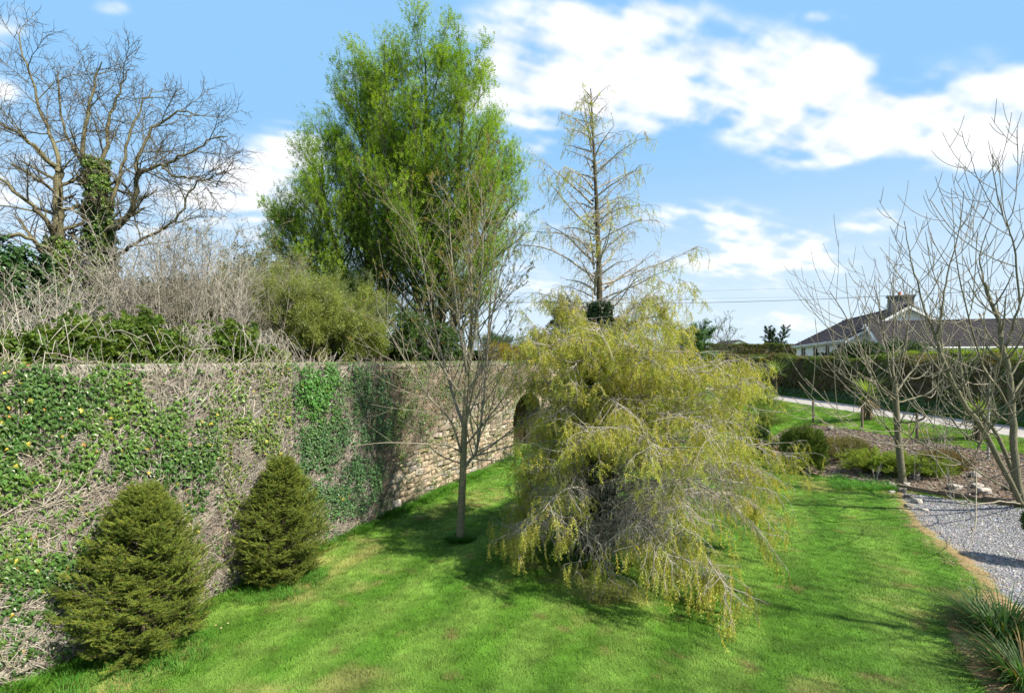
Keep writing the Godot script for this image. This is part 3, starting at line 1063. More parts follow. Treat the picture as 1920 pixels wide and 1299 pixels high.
func build_ivy() -> void:
	# dead vine mat
	rng.seed = 81
	var mats: Array[Cloud] = []
	var shapes: Array[ArrayMesh] = []
	for k in 4:
		shapes.push_back(tangle(60 + k))
		mats.push_back(Cloud.new())
	rng.seed = 82
	for k in 4300:
		var u := u_of(lerpf(4.5, 27.0, pow(rr(0, 1), 1.6)))
		var v := rr(0.1, WALL_TOP - 0.22)
		if arch_top(u) > v - 0.25 and arch_top(u) > 0.0:
			continue
		var q := pix(wall_p(u, v, 0))
		var bare := bare_height(q.x) if q.x < 955.0 else 2.9
		if v < bare + fine.get_noise_2d(u * 20.0, v * 20.0) * 0.5 and rr(0, 1) < 0.9:
			continue
		if q.x > 690.0 and rr(0, 1) < 0.55:
			continue
		var c := Color(0.31, 0.285, 0.245).lerp(Color(0.46, 0.435, 0.395), rr(0, 1))
		if q.x > 690.0:
			c = c.lerp(Color(0.30, 0.24, 0.17), 0.7)
		mats[k % 4].put(Transform3D(wall_basis() * Basis(Vector3(0, 0, 1), rr(0, TAU)) * Basis.from_scale(Vector3.ONE * rr(0.7, 1.25)), wall_p(u, v, 0.045 + rr(0, 0.07))), vary(c, 0.2))
	var t := thing("dead_vine", "tangled mat of dry fawn vine stems clinging to the stone wall", "vine")
	for k in 4:
		swarm("stem_mat", shapes[k], M.dry, mats[k], t)
	var st := MB.new()
	for k in 170:
		var u := u_of(rr(4.6, 22.0))
		var v := rr(0.0, 2.6)
		var bare := bare_height(pix(wall_p(u, v, 0)).x)
		v = maxf(v, bare * 0.8)
		var a := rr(0.5, 2.6)
		var pts := PackedVector3Array()
		var rad := PackedFloat32Array()
		var r := rr(0.003, 0.008)
		for s in 14:
			if v > WALL_TOP - 0.05 or arch_top(u) > v:
				break
			pts.push_back(wall_p(u, v, 0.10 + 0.02 * sin(s * 1.3)))
			rad.push_back(r * (1.0 - s * 0.05))
			a = lerpf(a + rr(-0.5, 0.5), PI / 2, 0.12)
			u += cos(a) * 0.13
			v += sin(a) * 0.13
		if pts.size() > 3:
			st.tube(pts, rad, 4)
	# the grey fringe of dry roots over the wall top
	for k in 420:
		var d := lerpf(6.6, 10.5, rr(0, 1)) if k < 330 else rr(5.0, 20.0)
		var u := u_of(d)
		var l := rr(0.06, 0.2)
		var pts := PackedVector3Array([wall_p(u, WALL_TOP + 0.01, -0.08), wall_p(u + rr(-0.02, 0.02), WALL_TOP + 0.03, 0.08), wall_p(u + rr(-0.04, 0.04), WALL_TOP - l * 0.5, 0.14), wall_p(u + rr(-0.06, 0.06), WALL_TOP - l, 0.13)])
		st.tube(pts, PackedFloat32Array([0.006, 0.007, 0.005, 0.003]), 3)
	part("stem", st.mesh(), M.twig_pale, t, "stuff")

	# living leaves, in four plants
	var who := [
		["broad sheet of glossy green ivy over the nearest stretch of wall", Color(0.042, 0.090, 0.020)],
		["thin yellowing ivy on the wall between the two dark spruces", Color(0.085, 0.125, 0.028)],
		["dense blue green ivy hanging in columns down the wall behind second spruce", Color(0.045, 0.105, 0.036)],
		["sparse ivy along the far wall top above the bare stones", Color(0.06, 0.10, 0.03)]]
	var cl: Array[Cloud] = []
	var stems: Array[MB] = []
	for k in 4:
		cl.push_back(Cloud.new())
		stems.push_back(MB.new())
	rng.seed = 83
	for k in 200000:
		var d := lerpf(4.6, 24.0, pow(rr(0, 1), 1.25))
		var u := u_of(d)
		var v := rr(0.02, WALL_TOP + 0.04)
		var q := pix(wall_p(u, v, 0))
		var dens := leafiness(q)
		if v < bare_height(q.x) and q.x > 640.0:
			dens *= 0.25
		var lump := fine.get_noise_2d(u * 26.0, v * 26.0) * 1.1 + fine.get_noise_2d(u * 80.0 + 50.0, v * 80.0) * 0.5
		if rr(0, 1) > clampf(dens * 0.80 + lump * (0.25 + dens * 1.0), 0.0, 1.0):
			continue
		if arch_top(u) > v - 0.1:
			continue
		var w := 0 if q.x < 400 else 1 if q.x < 535 else 2 if q.x < 722 else 3
		var c: Color = who[w][1]
		var tint := fine.get_noise_2d(u * 9.0 + 70.0, v * 9.0)
		c = c.lerp(Color(0.085, 0.155, 0.026), clampf(tint * 1.6 + 0.15, 0.0, 0.9) * (0.3 if w == 2 else 0.9))
		if q.x > 540 and q.x < 625 and q.y < 790:
			c = Color(0.05, 0.135, 0.025)
		if rr(0, 1) < (0.006 if w == 2 else 0.02):
			c = Color(0.26, 0.23, 0.035) if rr(0, 1) < 0.7 else Color(0.22, 0.12, 0.03)
		c = vary(c, 0.45)
		var size := rr(0.030, 0.068) * (1.15 if w == 0 or dens > 1.0 else 1.0 if w == 1 else 0.9)
		var b := wall_basis() * Basis(Vector3(0, 0, 1), rr(-0.9, 0.9)) * Basis(Vector3(1, 0, 0), rr(-1.0, 0.25)) * Basis(Vector3(0, 1, 0), rr(-0.6, 0.6))
		cl[w].put(Transform3D(b * Basis.from_scale(Vector3.ONE * size), wall_p(u, v, rr(0.08, 0.17) + (0.12 * minf(dens, 1.0) if w == 2 else 0.05 * dens))), c)
		if k % 55 == 0:
			var pts := PackedVector3Array()
			var rad := PackedFloat32Array()
			var uu := u
			var vv := v
			for s in 6:
				pts.push_back(wall_p(uu, vv, 0.1))
				rad.push_back(0.006 - s * 0.0006)
				uu += rr(-0.08, 0.08)
				vv = minf(vv + rr(0.05, 0.14), WALL_TOP)
			stems[w].tube(pts, rad, 3)
	for k in 4:
		var o := thing("ivy", who[k][0], "ivy", Vector3.ZERO, "ivy growing on the old wall")
		swarm("foliage", LM.ivy, M.ivy, cl[k], o)
		part("stem", stems[k].mesh(), M.twig_dark, o, "stuff")
		print("ivy leaves ", cl[k].x.size())

# ---------------------------------------------------------------- the bungalow beyond the lane
func slope_tiles(m: MB, a: Vector3, b: Vector3, ca: Vector3, cb: Vector3, courses: int, lift: float) -> void:
	# courses of tiles from the eave (a..b) up to the ridge (ca..cb); each course stands proud of the one above
	var nrm := (b - a).cross(ca - a).normalized()
	if nrm.y < 0.0:
		nrm = -nrm
	for k in courses:
		var t0_ := float(k) / courses
		var t1 := float(k + 1) / courses
		var p0 := a.lerp(ca, t0_)
		var p1 := b.lerp(cb, t0_)
		var q0 := a.lerp(ca, t1)
		var q1 := b.lerp(cb, t1)
		var n := maxi(2, int(p0.distance_to(p1) / 0.32))
		for s in n:
			var f0 := float(s) / n
			var f1 := float(s + 1) / n
			var fm := lerpf(f0, f1, 0.62)
			var l0 := p0.lerp(p1, f0)
			var lm := p0.lerp(p1, fm)
			var l1 := p0.lerp(p1, f1)
			var h0 := q0.lerp(q1, f0)
			var hm := q0.lerp(q1, fm)
			var h1 := q0.lerp(q1, f1)
			var g := rr(0.82, 1.2)
			var col := Color(g, g, g)
			var up := nrm * lift
			m.quad(l0 + up, h0 + nrm * 0.004, hm + nrm * 0.03, lm + up + nrm * 0.03, col)
			m.quad(lm + up + nrm * 0.03, hm + nrm * 0.03, h1 + nrm * 0.004, l1 + up, col)
			m.quad(l0, l0 + up, lm + up + nrm * 0.03, lm, col)
			m.quad(lm, lm + up + nrm * 0.03, l1 + up, l1, col)

func build_house() -> void:
	rng.seed = 120
	var base := 2.7
	var t := thing("bungalow", "long white bungalow with dark brown tiled roof behind the hedge", "house", Vector3(28.1, base, -43.0))
	t.basis = Basis(Vector3(0.947, 0, 0.322), Vector3.UP, Vector3(-0.322, 0, 0.947))
	var eave := 5.7 - base
	var ridge := 8.4 - base
	var weave := 4.95 - base
	var wridge := 7.05 - base
	var tile_mat: StandardMaterial3D = M.tile.duplicate()
	tile_mat.vertex_color_use_as_albedo = true
	# walls
	var m := MB.new()
	m.box(Vector3(0.4, -0.6, -22.6), Vector3(8.4, eave - 0.05, -0.3))
	m.tri(Vector3(0.4, eave - 0.06, -0.3), Vector3(4.4, ridge - 0.15, -0.3), Vector3(8.4, eave - 0.06, -0.3))
	part("wall", m.mesh(), M.render_white, t)
	m = MB.new()
	m.box(Vector3(1.75, -0.6, 0.5), Vector3(23.6, weave - 0.05, 3.4))
	m.tri(Vector3(1.75, weave - 0.05, -3.1), Vector3(1.75, wridge - 0.2, 0.2), Vector3(1.75, weave - 0.05, 3.5))
	part("wing_wall", m.mesh(), M.render_white, t)
	# main roof: two slopes, gable to the near end, hip to the far end
	m = mbc()
	slope_tiles(m, Vector3(-0.05, eave, 0.15), Vector3(-0.05, eave, -23.05), Vector3(4.4, ridge, 0.15), Vector3(4.4, ridge, -18.6), 15, 0.05)
	slope_tiles(m, Vector3(8.85, eave, -23.05), Vector3(8.85, eave, 0.15), Vector3(4.4, ridge, -18.6), Vector3(4.4, ridge, 0.15), 15, 0.05)
	slope_tiles(m, Vector3(-0.05, eave, -23.05), Vector3(8.85, eave, -23.05), Vector3(4.4, ridge, -18.6), Vector3(4.4, ridge, -18.6), 15, 0.05)
	var roof := part("roof", m.mesh(), tile_mat, t)
	var rc := MB.new()
	rc.tube(PackedVector3Array([Vector3(4.4, ridge + 0.02, 0.15), Vector3(4.4, ridge + 0.02, -18.6)]), PackedFloat32Array([0.11, 0.11]), 8)
	part("ridge_cap", rc.mesh(), M.tile, roof)
	# wing roof
	m = mbc()
	slope_tiles(m, Vector3(24.0, weave, 3.9), Vector3(1.33, weave, 3.9), Vector3(24.0, wridge, 0.2), Vector3(1.33, wridge, 0.2), 12, 0.05)
	slope_tiles(m, Vector3(1.33, weave, -3.5), Vector3(24.0, weave, -3.5), Vector3(1.33, wridge, 0.2), Vector3(24.0, wridge, 0.2), 12, 0.05)
	var wr := part("wing_roof", m.mesh(), tile_mat, t)
	rc = MB.new()
	rc.tube(PackedVector3Array([Vector3(1.33, wridge + 0.02, 0.2), Vector3(24.0, wridge + 0.02, 0.2)]), PackedFloat32Array([0.11, 0.11]), 8)
	part("ridge_cap", rc.mesh(), M.tile, wr)
	# fascias, gutters, barge boards
	for f in [[Vector3(-0.04, eave - 0.24, -23.0), Vector3(0.0, eave - 0.02, 0.1)], [Vector3(1.4, weave - 0.24, 3.82), Vector3(23.9, weave - 0.02, 3.86)]]:
		m = MB.new()
		m.box(f[0], f[1])
		part("fascia", m.mesh(), M.paint_white, t)
	m = MB.new()
	m.box(Vector3(0.0, eave - 0.26, -23.0), Vector3(0.42, eave - 0.23, 0.1))
	part("soffit", m.mesh(), M.paint_white, t)
	for g in [[Vector3(-0.12, eave - 0.08, 0.05), 4], [Vector3(1.4, weave - 0.08, 3.94), 4]]:
		var a: Vector3 = g[0]
		var e: Vector3 = Vector3(-0.12, eave - 0.08, -23.0) if a.x < 0 else Vector3(23.9, weave - 0.08, 3.94)
		m = MB.new()
		m.tube(PackedVector3Array([a, e]), PackedFloat32Array([0.06, 0.06]), 8)
		part("gutter", m.mesh(), M.paint_white, t)
	for f in [[Vector3(-0.1, eave - 0.1, 0.13), Vector3(4.4, ridge - 0.03, 0.13), Vector3(0, 0, 0.05)], [Vector3(8.9, eave - 0.1, 0.13), Vector3(4.4, ridge - 0.03, 0.13), Vector3(0, 0, 0.05)], [Vector3(1.31, weave - 0.1, 3.9), Vector3(1.31, wridge - 0.03, 0.2), Vector3(-0.05, 0, 0)], [Vector3(1.31, weave - 0.1, -3.5), Vector3(1.31, wridge - 0.03, 0.2), Vector3(-0.05, 0, 0)]]:
		m = MB.new()
		var a: Vector3 = f[0]
		var b: Vector3 = f[1]
		var o: Vector3 = f[2]
		var dn := Vector3(0, -0.24, 0)
		m.quad(a + o, b + o, b + o + dn, a + o + dn)
		m.quad(a, a + dn, b + dn, b)
		m.quad(a + dn, a + o + dn, b + o + dn, b + dn)
		m.quad(a, b, b + o, a + o)
		part("barge_board", m.mesh(), M.paint_white, t)
	# chimney
	m = MB.new()
	m.box(Vector3(3.55, ridge - 0.6, -2.0), Vector3(5.2, ridge + 0.85, -1.2))
	var ch := part("chimney", m.mesh(), M.slab, t)
	m = MB.new()
	m.box(Vector3(3.45, ridge + 0.853, -2.1), Vector3(5.3, ridge + 0.97, -1.1))
	part("chimney_cap", m.mesh(), M.slab, ch)
	m = MB.new()
	m.tube(PackedVector3Array([Vector3(4.3, ridge + 0.97, -1.6), Vector3(4.3, ridge + 1.25, -1.6), Vector3(4.3, ridge + 1.3, -1.6)]), PackedFloat32Array([0.15, 0.12, 0.14]), 12)
	part("chimney_pot", m.mesh(), M.clay, ch)
	# windows of the long side
	for w in [[1.0, 4.2, 3], [6.8, 8.4, 2], [11.4, 13.5, 2], [17.3, 19.6, 2]]:
		var za: float = -w[0]
		var zb: float = -w[1]
		m = MB.new()
		var y0 := eave - 1.55
		var y1 := eave - 0.3
		var fr := 0.07
		m.box(Vector3(0.34, y0, zb), Vector3(0.43, y0 + fr, za))
		m.box(Vector3(0.34, y1 - fr, zb), Vector3(0.43, y1, za))
		var n: int = w[2]
		for k in n + 1:
			var zz := lerpf(zb, za - fr, float(k) / n)
			m.box(Vector3(0.342, y0 + fr, zz), Vector3(0.428, y1 - fr, zz + fr))
		var win := part("window", m.mesh(), M.paint_white, t)
		for k in n:
			var z0 := lerpf(zb, za - fr, float(k) / n) + fr
			var z1 := lerpf(zb, za - fr, float(k + 1) / n)
			m = MB.new()
			m.box(Vector3(0.37, y0 + fr, z0), Vector3(0.41, y1 - fr, z1))
			part("pane", m.mesh(), M.glass, win)
		m = MB.new()
		m.box(Vector3(0.28, y0 - 0.09, zb - 0.08), Vector3(0.42, y0 - 0.003, za + 0.08))
		part("sill", m.mesh(), M.paint_white, win)
	# two hanging baskets
	for k in 2:
		var bx := thing("hanging_basket", "small dark hanging basket beside the bungalow door" if k == 0 else "small hanging basket under the bungalow eave by middle window", "basket")
		var at := t.position + t.basis * Vector3(0.05, eave - 1.15, -10.3 if k == 0 else -7.6)
		m = MB.new()
		var cup := MB.new()
		cup.tube(PackedVector3Array([at + Vector3(0, -0.22, 0), at + Vector3(0, -0.12, 0), at]), PackedFloat32Array([0.05, 0.16, 0.22]), 10)
		part("basket", cup.mesh(), M.wire, bx)
		for s in 3:
			var a := TAU * s / 3
			m.tube(PackedVector3Array([at + Vector3(cos(a) * 0.21, 0, sin(a) * 0.21), at + Vector3(0, 0.5, 0)]), PackedFloat32Array([0.008, 0.008]), 4)
		part("chain", m.mesh(), M.wire, bx)
		var cl := Cloud.new()
		for s in 26:
			cl.put(Transform3D(facing(rv() + Vector3.UP * 0.6), at + Vector3(rr(-0.18, 0.18), rr(-0.05, 0.1), rr(-0.18, 0.18))), vary(Color(0.05, 0.11, 0.06), 0.3))
		swarm("plant", LM.bramble, M.leaf, cl, bx)

func hedge(called: String, label: String, line: Array, width: float, cols: Array, count: int, size: float, seed_: int, group: String = "") -> void:
	# line: [x, z, foot, top] along the hedge
	rng.seed = seed_
	var t := thing(called, label, "hedge", Vector3.ZERO, group)
	var m := MB.new()
	var cl := Cloud.new()
	var total := 0.0
	for k in line.size() - 1:
		total += Vector2(line[k][0], line[k][1]).distance_to(Vector2(line[k + 1][0], line[k + 1][1]))
	for k in line.size() - 1:
		var a := Vector3(line[k][0], line[k][2], line[k][1])
		var b := Vector3(line[k + 1][0], line[k + 1][2], line[k + 1][1])
		var flat := Vector3(b.x - a.x, 0, b.z - a.z)
		var side := Vector3(-flat.z, 0, flat.x).normalized()
		var ha: float = line[k][3] - line[k][2]
		var hb: float = line[k + 1][3] - line[k + 1][2]
		var w := width * 0.5 - size * 0.55
		var drop := size * 0.5
		# woody inside
		for s in [-1.0, 1.0]:
			m.quad(a + side * w * s, a + side * w * s * 0.8 + Vector3.UP * (ha - drop), b + side * w * s * 0.8 + Vector3.UP * (hb - drop), b + side * w * s)
		m.quad(a - side * w * 0.8 + Vector3.UP * (ha - drop), b - side * w * 0.8 + Vector3.UP * (hb - drop), b + side * w * 0.8 + Vector3.UP * (hb - drop), a + side * w * 0.8 + Vector3.UP * (ha - drop))
		var n := int(count * flat.length() / total)
		for q in n:
			var f := rr(0, 1)
			var p := a.lerp(b, f)
			var h := lerpf(ha, hb, f) + fine.get_noise_2d(p.x * 6.0, p.z * 6.0) * 0.4
			var out := Vector3.ZERO
			if rr(0, 1) < 0.36:
				p += side * rr(-0.5, 0.5) * width * 0.86 + Vector3.UP * (h - rr(0.0, 0.16))
				out = Vector3.UP
			else:
				var s := 1.0 if rr(0, 1) < 0.5 else -1.0
				var v := rr(0.0, 1.0)
				var bulge := fine.get_noise_2d(p.x * 9.0 + p.z * 9.0, v * h * 9.0) * 0.3
				p += side * s * (width * 0.5 * lerpf(1.0, 0.88, v) + bulge - rr(0, 0.18)) + Vector3.UP * v * h
				out = side * s
			var c: Color = cols[rng.randi() % cols.size()]
			var patch := fine.get_noise_2d((p.x + p.z) * 5.0, p.y * 5.0)
			c = c.lerp(cols[0 if patch > 0.0 else cols.size() - 1], clampf(absf(patch) * 2.5, 0, 0.8))
			cl.put(Transform3D(facing(out + rv() * 0.9 + Vector3.UP * 0.3) * Basis.from_scale(Vector3.ONE * size / 0.18 * rr(0.7, 1.25)), p), vary(c, 0.25))
	part("branches", m.mesh(), M.twig_dark, t)
	swarm("foliage", LM.hedge, M.leaf, cl, t)

func build_hedges() -> void:
	hedge("hedge", "long clipped brownish green hedge on the far bank of the lane", [[25.0, -18.0, 1.5, 3.85], [25.0, -34.0, 1.5, 4.05], [24.6, -54.0, 1.5, 4.3], [21.0, -64.0, 1.4, 4.6], [9.0, -70.0, 1.2, 4.9]], 1.9, [Color(0.095, 0.165, 0.04), Color(0.11, 0.155, 0.05), Color(0.16, 0.135, 0.075)], 17000, 0.24, 130)
	hedge("hedge", "bright yellow green clipped hedge in front of the bungalow wing", [[26.9, -20.0, 2.2, 4.15], [27.0, -36.0, 2.8, 4.55]], 1.2, [Color(0.20, 0.31, 0.03), Color(0.16, 0.26, 0.03), Color(0.24, 0.31, 0.04)], 3600, 0.2, 131)
	hedge("hedge", "distant dark level hedge running up to the bungalow end", [[24.0, -76.0, 1.8, 6.0], [41.5, -75.0, 2.8, 6.1]], 1.6, [Color(0.07, 0.115, 0.03), Color(0.09, 0.125, 0.035), Color(0.13, 0.115, 0.05)], 4200, 0.34, 132)
	# dark ivy over the foot of the lane bank
	rng.seed = 133
	var m := MB.new()
	var cl := Cloud.new()
	for k in 30:
		var z0 := -17.0 - k * 1.3
		m.quad(Vector3(23.35, 0.95, z0), Vector3(24.3, 1.75, z0), Vector3(24.3, 1.75, z0 - 1.3), Vector3(23.35, 0.95, z0 - 1.3))
	structure(part("bank", m.mesh(), M.soil, self))
	for k in 7000:
		var f := rr(0, 1)
		var z := rr(-55, -17)
		cl.put(Transform3D(facing(Vector3(-0.6, 0.7, 0) + rv() * 0.8) * Basis.from_scale(Vector3.ONE * rr(0.8, 1.6)), Vector3(lerpf(23.3, 24.3, f), lerpf(0.98, 1.78, f), z)), vary(Color(0.05, 0.105, 0.045).lerp(Color(0.10, 0.20, 0.04), rr(0, 1) * (1.0 if fine.get_noise_2d(z * 6.0, 3.0) > 0.1 else 0.3)), 0.3))
	tag(swarm("ground_ivy", LM.bramble, M.ivy, cl, self), "dark ivy covering the bank below the lane hedge", "ivy")
	# dark shrubs in the bungalow garden that show over the hedge
	bush("garden_shrub", "dark rounded evergreen shrub against the bungalow corner", px(1622, 662, 37.5), Vector3(1.2, 0.75, 1.1), Color(0.045, 0.09, 0.03), 900, LM.hedge, 1.3, 134)
	bush("garden_shrub", "low mid green shrub under the bungalow windows", px(1585, 667, 40.0), Vector3(1.0, 0.4, 1.0), Color(0.05, 0.095, 0.025), 600, LM.hedge, 1.2, 135)
	bush("garden_shrub", "dark green shrub in front of the bungalow wing roof", px(1700, 660, 36.5), Vector3(1.3, 0.75, 1.2), Color(0.05, 0.10, 0.035), 700, LM.hedge, 1.3, 136)

# a rounded bush: foliage through a lumpy shell, twigs inside; at is the middle of its body
func bush(called: String, label: String, at: Vector3, r: Vector3, col: Color, count: int, mesh: Mesh, size: float, seed_: int, mat: Material = null, up: float = 0.4, group: String = "", category: String = "shrub") -> Node3D:
	rng.seed = seed_
	var t := thing(called, label, category, at - Vector3(0, r.y, 0), group)
	var m := MB.new()
	var root := Vector3.ZERO
	for k in 16:
		var dir := (rv() + Vector3.UP * 0.9).normalized()
		var tip := Vector3(0, r.y, 0) + dir * r * 0.85
		m.tube(smooth(PackedVector3Array([root + rv() * 0.05, tip * 0.5 + rv() * 0.1 * r.x, tip]), 3), PackedFloat32Array([0.03, 0.028, 0.024, 0.02, 0.015, 0.01, 0.006]), 4)
	part("stem", m.mesh(), M.twig_dark, t, "stuff")
	var cl := Cloud.new()
	for k in count:
		var dir := rv().normalized()
		if dir.y < -0.75:
			continue
		var lump := 1.0 + fine.get_noise_3d(dir.x * 40.0 + seed_, dir.y * 40.0, dir.z * 40.0) * 0.5
		var rad := pow(rr(0.25, 1.0), 0.35) * lump
		var p := Vector3(0, r.y, 0) + dir * r * rad
		if p.y < 0.0:
			p.y = rr(0.0, 0.15)
		var tone := 1.0 + 0.3 * fine.get_noise_3d(p.x * 12.0, p.y * 12.0, p.z * 12.0)
		cl.put(Transform3D(facing(dir + Vector3.UP * up + rv() * 0.6) * Basis.from_scale(Vector3.ONE * size * rr(0.7, 1.25)), p), vary(Color(col.r * tone, col.g * tone, col.b * tone), 0.22))
	swarm("foliage", mesh, M.leaf if mat == null else mat, cl, t)
	return t

# ---------------------------------------------------------------- trees behind the wall
func leaves_from(tips: Array, mesh_size: float, col: Color, bright: Color, lean: float, jitter: float, amount: float = 1.0) -> Cloud:
	var cl := Cloud.new()
	for q in tips:
		if rr(0, 1) > amount:
			continue
		var p: Vector3 = q[0]
		var d: Vector3 = q[1]
		var k := clampf(fine.get_noise_3d(p.x * 8.0, p.y * 8.0, p.z * 8.0) * 1.4 + 0.4, 0.0, 1.0)
		cl.put(Transform3D(facing(d + Vector3.UP * lean + rv() * 0.6) * Basis.from_scale(Vector3.ONE * mesh_size * rr(0.7, 1.25)), p + rv() * jitter), vary(col.lerp(bright, k), 0.18))
	return cl

func build_ivy_tree() -> void:
	rng.seed = 200
	var D := 15.5
	var t := thing("bare_tree", "tall bare spreading tree with ivy clad trunks behind the wall", "tree", Vector3(px(150, 660, D).x, 3.7, -D))
	var off := -t.position
	var m := [MB.new(), MB.new(), MB.new()]
	var S := [
		{"seg": 8, "wig": 0.1, "up": 0.02, "kids": 1, "per": 0.42, "from": 0.18, "ang": [35, 65], "len": [0.8, 1.9], "rel": false, "shrink": 0.75, "rad": 0.45, "sides": 7},
		{"seg": 6, "wig": 0.2, "up": 0.05, "kids": 1, "per": 0.14, "from": 0.15, "ang": [30, 65], "len": [0.45, 0.75], "shrink": 0.6, "rad": 0.55, "sides": 4, "rmin": 0.014, "taper": 0.35},
		{"seg": 4, "wig": 0.22, "up": 0.06, "kids": 4, "from": 0.25, "ang": [30, 60], "len": [0.4, 0.8], "shrink": 0.7, "rad": 0.65, "sides": 3, "rmin": 0.009, "taper": 0.4},
		{"seg": 3, "wig": 0.22, "up": 0.05, "sides": 3, "rmin": 0.0065, "taper": 0.5}]
	var limbs := [
		[[[125, 680, 0], [118, 560, 0], [113, 480, 0], [109, 400, 0], [110, 345, 0.1], [109, 318, 0.1]], 0.30, 0.15],
		[[[109, 322, 0.1], [92, 300, 0], [54, 268, -0.4], [18, 243, -0.6], [-30, 215, -0.7]], 0.14, 0.03],
		[[[110, 322, 0.1], [100, 262, 0.5], [72, 205, 0.8], [50, 120, 0.9], [30, 60, 1.0]], 0.12, 0.02],
		[[[112, 470, 0], [84, 415, -0.5], [50, 378, -0.9], [0, 335, -1.2], [-50, 300, -1.4]], 0.14, 0.03],
		[[[200, 690, 0.6], [186, 560, 0.6], [182, 460, 0.6], [183, 400, 0.6], [180, 335, 0.6]], 0.34, 0.24],
		[[[110, 400, 0], [135, 388, 0.3], [160, 392, 0.5], [182, 400, 0.6]], 0.09, 0.09],
		[[[178, 345, 0.6], [157, 300, 0.3], [160, 215, 0.2], [172, 160, 0.2], [190, 115, 0.1]], 0.15, 0.02],
		[[[182, 345, 0.6], [197, 285, 0.8], [203, 230, 1.0], [225, 170, 1.2], [243, 130, 1.2]], 0.14, 0.02],
		[[[180, 340, 0.6], [130, 270, 1.0], [110, 200, 1.3], [108, 130, 1.5]], 0.10, 0.02],
		[[[186, 440, 0.6], [225, 418, 0.2], [248, 385, 0.0], [254, 335, -0.1], [262, 322, -0.1], [300, 311, -0.2], [335, 296, -0.3], [378, 270, -0.4], [425, 256, -0.4]], 0.17, 0.02],
		[[[254, 340, -0.1], [262, 280, 0.1], [295, 230, 0.2], [340, 208, 0.3], [372, 215, 0.3]], 0.10, 0.02],
		[[[190, 400, 0.6], [225, 330, 0.8], [238, 260, 1.1], [262, 200, 1.4], [285, 165, 1.5]], 0.11, 0.02],
		[[[192, 480, 0.6], [230, 470, 0.3], [282, 442, 0.1], [334, 400, -0.1], [360, 350, -0.1], [400, 330, -0.2]], 0.11, 0.02],
		[[[300, 311, -0.2], [335, 330, -0.5], [370, 335, -0.6], [408, 350, -0.6]], 0.07, 0.015],
		[[[114, 500, 0], [70, 455, -0.8], [30, 440, -1.2], [-20, 455, -1.4]], 0.13, 0.05]]
	var tips := []
	for l in limbs:
		limb(m, l[0], D, l[1] * 0.56, l[2] * 0.7, 0, S, tips, 0.06)
	for k in 3:
		for q in m[k].v.size():
			m[k].v[q] += off
	part("trunk", m[0].mesh(), M.bark_lichen, t)
	part("branches", m[1].mesh(), M.bark_lichen, t, "stuff")
	part("twigs", m[2].mesh(), M.twig_dark, t, "stuff")
	# ivy on the trunks
	var cl := Cloud.new()
	for k in 5200:
		var f := rr(0, 1)
		var left := rr(0, 1) < 0.28
		var y := lerpf(680.0, 300.0, pow(f, 1.15))
		if left and y < 450.0:
			y = rr(450, 680)
		var c := px(lerpf(124, 112, (680 - y) / 250.0), y, D) if left else px(lerpf(200, 180, (680 - y) / 340.0), y, D + 0.6)
		var a := rr(0, TAU)
		var r := (0.32 + 0.1 * fine.get_noise_2d(y * 2.0, a * 14.0)) if left else lerpf(0.40, 0.20, f) + 0.22 * fine.get_noise_2d(y * 1.2, a * 20.0)
		r *= rr(0.85, 1.25)
		cl.put(Transform3D(facing(Vector3(cos(a), 0.3, sin(a)) + rv() * 0.5) * Basis.from_scale(Vector3.ONE * rr(0.7, 1.2)), c + Vector3(cos(a), 0, sin(a)) * r + off), vary(Color(0.065, 0.125, 0.028).lerp(Color(0.15, 0.22, 0.04), rr(0, 1) * rr(0.3, 1)), 0.25))
	swarm("ivy", LM.bramble, M.ivy, cl, t)

